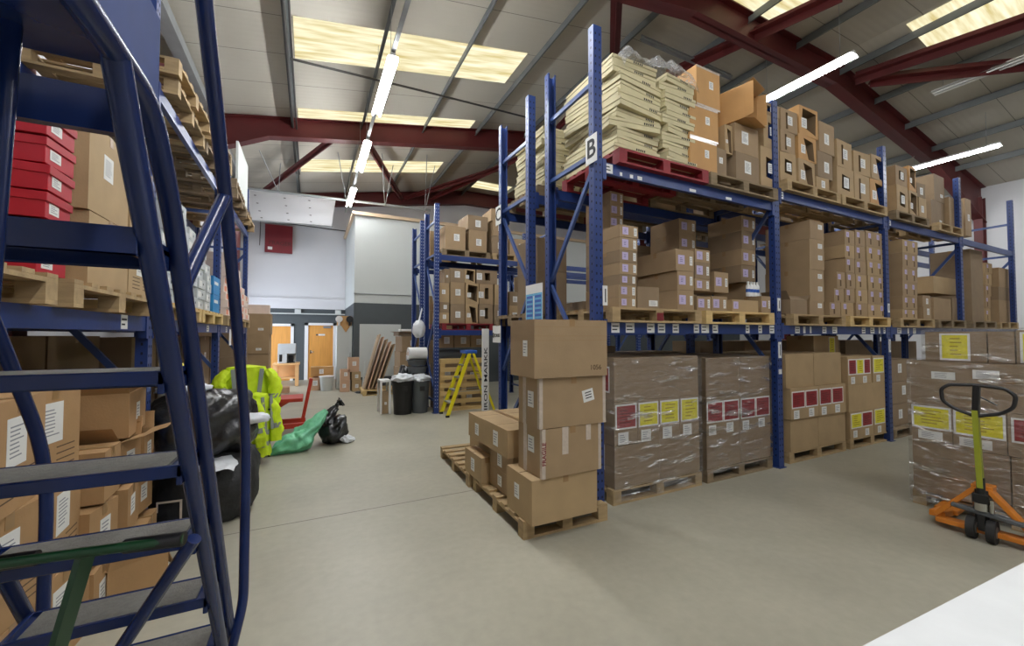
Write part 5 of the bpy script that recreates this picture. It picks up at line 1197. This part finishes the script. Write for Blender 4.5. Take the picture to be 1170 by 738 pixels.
# ------------------------------------------------------------------ stepladder
rnd = random.Random(51)
t = thing('stepladder', 'yellow fibreglass stepladder with blue top standing open', 'stepladder', (3.0, 8.1, 0))
for q, o_ in ((-.19, 0), (.19, 0)):
    mb = MB(); mb.bar((-.52, q * 1.15, 0.02), (-.03, q * .8, 1.27), .028, .07, 0, (1, 0, 0)); mb.build('front_stile', ['yellow'], t)
    mb = MB(); mb.bar((.52, q * 1.15, 0.02), (.05, q * .8, 1.27), .024, .045, 0, (1, 0, 0)); mb.build('rear_stile', ['yellow'], t)
    for x in (-.52, .52):
        mb = MB(); mb.box(x - .035, x + .035, q * 1.15 - .02, q * 1.15 + .02, 0, .045); mb.build('foot', ['rubber'], t)
    mb = MB(); mb.bar((-.33, q * 1.0, .5), (.33, q * 1.0, .5), .012, .012); mb.build('spreader', ['galv'], t)
for k in range(4):
    z = .27 + .25 * k; u = z / 1.27; x = -.52 + .49 * u; w = .19 * (1.15 - .35 * u); mb = MB(); mb.box(x - .04, x + .05, -w, w, z - .012, z + .012); mb.build('step', ['galv'], t)
mb = MB(); mb.bar((.36, -.2, .4), (.36, .2, .4), .02, .03); mb.bar((.2, -.18, .85), (.2, .18, .85), .02, .03); mb.build('rear_brace', ['yellow'], t)
mb = MB(); mb.box(-.13, .13, -.17, .17, 1.26, 1.33); mb.build('top_cap', ['blue_plastic'], t, bevel=.012)
# white lettered board beside the letter C post
t = thing('lettered_board', 'tall narrow white board with vertical black letters beside the letter C post', 'board', (2.34, 5.6, 0)); mb = MB(); mb.box(-.05, .05, -.02, .02, 0, 1.74); mb.build('board_face', ['label'], t, bevel=.002)
X = Matrix(((0, -1, 0, 0), (0, 0, -1, -.022), (1, 0, 0, 1.0), (0, 0, 0, 1))); text_mesh('IRON MARKK', .105, 'black_ink', 'lettering', t, X @ Matrix.Diagonal((1.45, .7, 1, 1)), .001)
# upright pallet and goods behind the ladder
t = pallet('pale wooden pallet standing upright behind the stepladder', (3.05, 8.62, .57), 0, 1.1, 1.14, 'wood_new'); t.rotation_euler = (rad(96), 0, 0)
for k in range(4): carton('brown carton, %s in the dim row behind the upright pallet' % ORD[k], .5, .5, .5, (2.75 + .55 * (k % 2), 9.0, .002 + .505 * (k // 2)), 0, '-y', 'white', 'card3', rnd, 'cartons behind the upright pallet')
for k in range(4): carton('shaded small carton, %s on the goods behind the stepladder' % ORD[k], .38, .35, [.3, .34, .28, .3][k], (2.72 + .4 * k, 9.0, 1.36), 0, '-y', 'white', 'card', rnd, 'small cartons behind the stepladder') if k < 3 else None
def roll(label, x0, x1, y, z, r, m, core=True):
    t = thing('material_roll', label, 'roll', (x0, y, z)); mb = MB(); mb.tube([(0, 0, 0), (x1 - x0, 0, 0)], r, 26); mb.build('roll_body', [m], t)
    mb = MB(); mb.tube([(-.003, 0, 0), (0.0, 0, 0)], r * .35, 16); mb.build('core', ['cardp' if core else 'skirt'], t)
roll('white roll of packing film on the stacked grey tubs', 1.93, 2.33, 9.0, 1.24, .135, 'white')
roll('grey roll lying behind the stepladder', 2.5, 3.12, 8.95, 1.18, .135, 'grey_plastic')
for k in range(3):
    t = thing('storage_tub', 'grey plastic tub, %s up under the white roll' % ORD[k], 'tub', (2.14, 9.05, .0 + [.66, .82, .98][k] - .002), 0, 'stacked grey tubs')
    mb = MB(); mb.tube([(0, 0, 0), (0, 0, .1)], [.19, .21], 20); mb.tube([(0, 0, .1), (0, 0, .125)], .225, 20); mb.build('tub_body', ['grey_plastic'], t)
carton('brown carton on the floor under the stacked grey tubs', .4, .4, .655, (2.14, 9.15, .001), 0, '-y', 'plain', 'card3', rnd)
def bin_(label, x, y, r, h, m):
    t = thing('dustbin', label, 'bin', (x, y, 0)); mb = MB(); mb.tube([(0, 0, .0), (0, 0, h)], [r * .8, r], 26); mb.build('bin_body', [m], t)
    mb = MB(); mb.tube([(0, 0, h - .03), (0, 0, h + .012)], r * 1.06, 26); mb.build('rim', [m], t)
    mb = MB(); mb.box(-.05, .05, -r * .98 - .02, -r * .9, h * .72, h * .86); mb.build('handle', ['rubber'], t)
bin_('black dustbin heaped with white packing waste', 1.77, 8.72, .225, .68, 'black'); bin_('dark grey dustbin beside the rack post', 2.13, 8.72, .2, .66, 'grey_plastic')
for nm, x, r, z in (('black', 1.77, .24, .64), ('grey', 2.13, .2, .62)):
    o = lump(r, r, .1, len(nm), .35, 3, 20, 2, False).build('packing_waste', ['white_cloth'], None, loc=(x, 8.72, z)); tag(o, 'crumpled white packing waste heaped in the %s dustbin' % nm, 'waste', kind='stuff')
t = thing('black_bag', 'black bag of rubbish perched behind the dustbins', 'bag', (1.95, 9.3, .0)); lump(.2, .18, .5, 3, .16, 2.2, 20, 2.8).build('bag_body', ['bag_black'], t)
# white cloth bag hanging on the rack
o = lump(.14, .12, .2, 6, .12, 2, 20, 2.2, False).build('hanging_bag', ['white_cloth'], None, loc=(2.2, 9.15, 1.6)); tag(o, 'white plastic bag hanging from the rack post over the tubs', 'bag')
mb = MB(); mb.tube([(2.2, 9.15, 1.95), (2.3, 9.28, 2.25)], .02, 8); tag(mb.build('hanging_strap', ['white_cloth']), 'twisted white strap holding the hanging bag', 'strap')
# small white stand with carton
t = thing('small_stand', 'small white stand with brown carton beside the black dustbin', 'stand', (1.42, 9.0, 0)); mb = MB(); mb.box(-.1, .12, -.2, .2, .66, .7); mb.build('top', ['white'], t)
for x in (-.08, .1):
    for y in (-.18, .18): mb = MB(); mb.box(x - .02, x + .02, y - .02, y + .02, 0, .66); mb.build('leg', ['white'], t)
carton('brown carton under the small white stand', .13, .3, .45, (1.43, 9.0, .001), 0, '-y', 'white', 'card', rnd)
# leaning boards and cartons in front of the office block
pallet('low wooden pallet under the leaning boards', (1.75, 12.1, 0), 0, .9, .9, 'wood_new')
for k in range(5):
    mb = MB(); x = 1.35 + .1 * k; mb.bar((x, 12.0, .15), (x + .42, 12.1, 1.65 - .07 * k), .5, .03, 0, (1, 0, 0)); tag(mb.build('leaning_board', ['cardp' if k % 2 else 'card']), 'long flat board, %s in the leaning bundle by the office wall' % ORD[k], 'board', 'leaning boards')
t = carton('tall folded carton leaning by the boards', .3, .6, 1.5, (2.47, 12.1, .001), 0, '-y', 'plain', 'card3', rnd)
for k in range(4): carton('brown carton, %s up in the heap by the leaning boards' % ORD[k], .5, .5, .4, (2.3 + .03 * k, 11.2, .001 + .403 * k), rad(3 * k), '-y', 'white', 'card', rnd, 'cartons by the leaning boards')
for k in range(3): carton('brown carton, %s up beside the blue rack end by the office' % ORD[k], .42, .5, .5, (2.84, 11.2, .001 + .503 * k), 0, '-y', 'white', 'card', rnd, 'cartons by the leaning boards')
o = open_carton('flattened dark carton with white paper topping the heap', .56, .5, .1, (2.35, 11.2, 1.62), rad(4), 'card3', .1, (80, 80, 80, 80), rnd, lab=False)
mb = MB(); mb.box(2.15, 2.6, 10.98, 11.3, 1.735, 1.8); tag(mb.build('paper_pad', ['white'], bevel=.01), 'white paper pad lying on top of the carton heap', 'paper')
# cupboard beside the door with goods on top
t = thing('cupboard', 'pale grey tall cupboard standing beside the wooden door', 'cupboard', (.96, 13.8, 0)); mb = MB(); mb.box(-.22, .22, -.3, .3, 0, 1.93); mb.build('cabinet_body', ['wall_grey'], t, bevel=.004)
mb = MB(); mb.box(-.21, .21, -.312, -.301, .04, 1.9); mb.build('door', ['wall_grey'], t); mb = MB(); mb.box(.15, .17, -.33, -.312, .95, 1.1); mb.build('handle', ['galv'], t)
carton('brown carton with hanging flap on top of the pale cupboard', .4, .4, .3, (.96, 13.75, 1.933), 0, '-y', 'plain', 'cardo', rnd)
for k, (x, m) in enumerate(((.8, 'white'), (1.1, 'black'))):
    t = thing('desk_fan', '%s round fan end on top of the cupboard' % ('pale' if k == 0 else 'dark'), 'fan', (x, 13.5, 2.05)); mb = MB(); mb.tube([(0, -.04, .08), (0, .04, .08)], .1, 20); mb.build('fan_guard', [m], t); mb = MB(); mb.tube([(0, 0, -.12), (0, 0, 0)], .03, 10); mb.build('stem', [m], t)
mb = MB(); mb.add([(.86, 13.47, 1.93), (1.12, 13.47, 1.93), (.99, 13.47, 1.72), (.86, 13.48, 1.93), (1.12, 13.48, 1.93), (.99, 13.48, 1.72)], [(0, 2, 1), (3, 4, 5), (0, 1, 4, 3), (1, 2, 5, 4), (2, 0, 3, 5)]); tag(mb.build('carton_flap', ['cardo']), 'triangular orange-brown flap hanging over the cupboard front', 'cardboard')
for k, (x, z, w, h) in enumerate(((.93, .001, .26, .34), (1.24, .001, .26, .32), (.93, .345, .26, .3), (1.22, .325, .25, .24), (1.16, .57, .3, .42))):
    carton('small carton with white tape, %s in the pile by the cupboard' % ORD[k], w, .3, h, (x, 12.85, z), rad(4 * (k % 2)), '-y', 'white', ['cardp', 'card2'][k % 2], rnd, 'cartons by the cupboard')
mb = MB(); mb.bar((1.42, 12.8, 0.02), (1.5, 13.0, .9), .05, .012); tag(mb.build('sheet_panel', ['wall_grey']), 'thin pale panel leaning beside the small cartons', 'panel')
lump(.18, .14, .03, 4, .3, 3, 14).build('dark_cloth', ['bag_black'], None, loc=(1.35, 12.3, 0)); tag(bpy.data.objects['dark_cloth'], 'dark cloth dropped on the floor by the boards', 'cloth')
for k, (x, y, z, w, h, m) in enumerate(((.12, 13.6, .001, .36, .36, 'cardp'), (.3, 13.9, .001, .5, .4, 'cardp'), (.3, 13.75, .405, .62, .28, 'cardo'))):
    carton('pinkish carton, %s in the pile before the wooden door' % ORD[k], w, .35, h, (x + .05, y, z), 0, '-y', 'white', m, rnd, 'cartons before the wooden door')
t = thing('laundry_basket', 'white mesh basket on the floor before the wooden door', 'basket', (.47, 13.3, 0)); mb = MB(); mb.tube([(0, 0, 0), (0, 0, .42)], [.16, .2], 18); mb.build('basket_body', ['wall_grey'], t); mb = MB(); mb.tube([(0, 0, .4), (0, 0, .43)], .21, 18); mb.build('rim', ['white'], t)
# work bench with coffee machine
t = thing('workbench', 'pine workbench under the coffee machine by the far wall', 'bench', (-.62, 15.2, 0)); mb = MB(); mb.box(-.42, .34, -.35, .35, .68, .74); mb.build('bench_top', ['bench_wood'], t, bevel=.004)
for x in (-.36, .26):
    for y in (-.28, .28): mb = MB(); mb.box(x - .05, x + .05, y - .04, y + .04, 0, .68); mb.build('leg', ['bench_wood'], t)
mb = MB(); mb.box(-.36, .26, -.28, .28, .24, .28); mb.build('lower_shelf', ['bench_wood'], t)
mb = MB(); mb.box(-.36, .26, .26, .28, .28, .68); mb.build('back_panel', ['bench_wood'], t)
t = thing('coffee_machine', 'white and grey coffee machine on the pine workbench', 'machine', (-.66, 15.1, .742)); mb = MB(); mb.box(-.24, .26, -.2, .2, .3, .62); mb.box(-.24, .02, -.2, .2, 0, .3); mb.box(.02, .26, .1, .2, 0, .3); mb.build('machine_body', ['silver_box'], t, bevel=.01)
mb = MB(); mb.box(.03, .24, -.19, .08, .01, .04); mb.box(.06, .2, -.1, .0, .04, .24); mb.build('drip_tray', ['black'], t); mb = MB(); mb.box(-.2, -.12, -.205, -.199, .05, .28); mb.build('tank_window', ['black'], t)
carton('pinkish carton on the floor beside the pine workbench', .34, .4, .5, (-.98, 13.3, .08), 0, '-y', 'plain', 'cardp', rnd)
carton('white carton low beside the pine workbench', .3, .3, .078, (-.98, 13.3, .0), 0, '-y', 'plain', 'peach_box', rnd)
carton('small flat carton on the floor before the workbench', .24, .3, .16, (-.62, 13.4, 0), 0, '-y', 'plain', 'cardp', rnd)
# tower of large cartons at the end of the side rack
for k in range(4): carton('large plain brown carton, %s up in the tower at the side rack end' % ORD[k], .78, .75, .52, (-1.32 + .03 * (k == 3), 12.4, .147 + .505 * k), rad(1.5 if k == 3 else 0), '-y', 'corner', 'card', rnd, 'large cartons at the end of the side rack')
pallet('wooden pallet under the tower of large cartons', (-1.32, 12.4, 0), 0, .9, .9, 'wood')
carton('white carton on top of the large carton tower', .5, .4, .25, (-1.2, 12.4, 2.17), 0, '-y', 'plain', 'peach_box', rnd)
# upper far wall: suspended white panel and red sign
t = thing('suspended_panel', 'white suspended panel with rows of dark fixings below the roof', 'panel', (0, 0, 0)); mb = MB()
mb.add([(-1.85, 14.9, 6.2), (.74, 14.9, 6.3), (.62, 15.05, 5.36), (-1.7, 15.05, 5.28)] + [(-1.85, 14.94, 6.2), (.74, 14.94, 6.3), (.62, 15.09, 5.36), (-1.7, 15.09, 5.28)], [(0, 3, 2, 1), (4, 5, 6, 7), (0, 1, 5, 4), (1, 2, 6, 5), (2, 3, 7, 6), (3, 0, 4, 7)]); mb.build('panel_sheet', ['wall'], t)
mb = MB()
for u in (.08, .4, .68):
    for v in (.2, .45, .7, .92):
        a = Vector((-1.85, 14.88, 6.2)).lerp(Vector((.74, 14.88, 6.3)), u + .05 * v); b = Vector((-1.7, 15.03, 5.28)).lerp(Vector((.62, 15.03, 5.36)), u + .05 * v); c = a.lerp(b, v); mb.box(c.x - .03, c.x + .03, c.y - .015, c.y, c.z - .01, c.z + .01)
mb.build('fixing', ['dark_steel'], t)
mb = MB(); mb.tube([(-1.8, 15.06, 5.26), (.66, 15.06, 5.34)], .02, 8); mb.build('bottom_rail', ['galv'], t)
t = thing('hanging_sign', 'dark red square sign with faint lettering high on the far wall', 'sign', (-1.03, 16.66, 5.07), rad(2)); mb = MB(); mb.box(-.43, .43, -.02, .02, -.5, .5); mb.build('sign_face', ['sign_red'], t, bevel=.003)
text_mesh('FRAGER', .2, 'steel_red', 'lettering', t, Matrix(((1, 0, 0, .04), (0, 0, -1, -.022), (0, 1, 0, -.16), (0, 0, 0, 1))), .003)
mb = MB(); mb.box(-.34, -.2, -.024, -.02, -.4, -.3); mb.build('sticker', ['label'], t)
mb = MB(); mb.tube([(XL, 16.7, 5.72), (1.2, 16.7, 5.62)], .018, 8); mb.tube([(-1.6, 16.7, 5.7), (-1.62, 16.7, 4.8)], .012, 8); tag(mb.build('wall_conduit', ['dark_steel']), 'thin dark conduit along the far wall over the red sign', 'conduit')
mb = MB(); mb.tube([(-1.9, 13.2, 0), (-1.9, 13.2, 4.7)], .16, 16); tag(mb.build('red_cylinder', ['steel_red']), 'dark red vertical cylinder behind the end of the side rack', 'cylinder')

# ------------------------------------------------------------------ camera and render look
cam = bpy.data.cameras.new('camera'); co = bpy.data.objects.new('camera', cam); COL.objects.link(co)
cam.sensor_width = 36; cam.lens = 465 / 1170 * 36; cam.clip_start = .02; cam.clip_end = 200
co.location = (0, 0, 1.65); co.rotation_euler = (rad(90) + math.atan(13.5 / 465), 0, -math.atan(231 / 465))
SC.camera = co
w = bpy.data.worlds.new('world'); SC.world = w; w.use_nodes = True; w.node_tree.nodes['Background'].inputs[0].default_value = (.6, .65, .7, 1); w.node_tree.nodes['Background'].inputs[1].default_value = .3
SC.view_settings.view_transform = 'Standard'; SC.view_settings.look = 'None'; SC.view_settings.gamma = 1; SC.view_settings.use_curve_mapping = False; SC.view_settings.exposure = EXPOSURE
cy = SC.cycles; cy.max_bounces = 6; cy.diffuse_bounces = 4; cy.glossy_bounces = 3; cy.transparent_max_bounces = 12; cy.transmission_bounces = 2; cy.use_denoising = True
cy.sample_clamp_indirect = 6; cy.caustics_reflective = False; cy.caustics_refractive = False
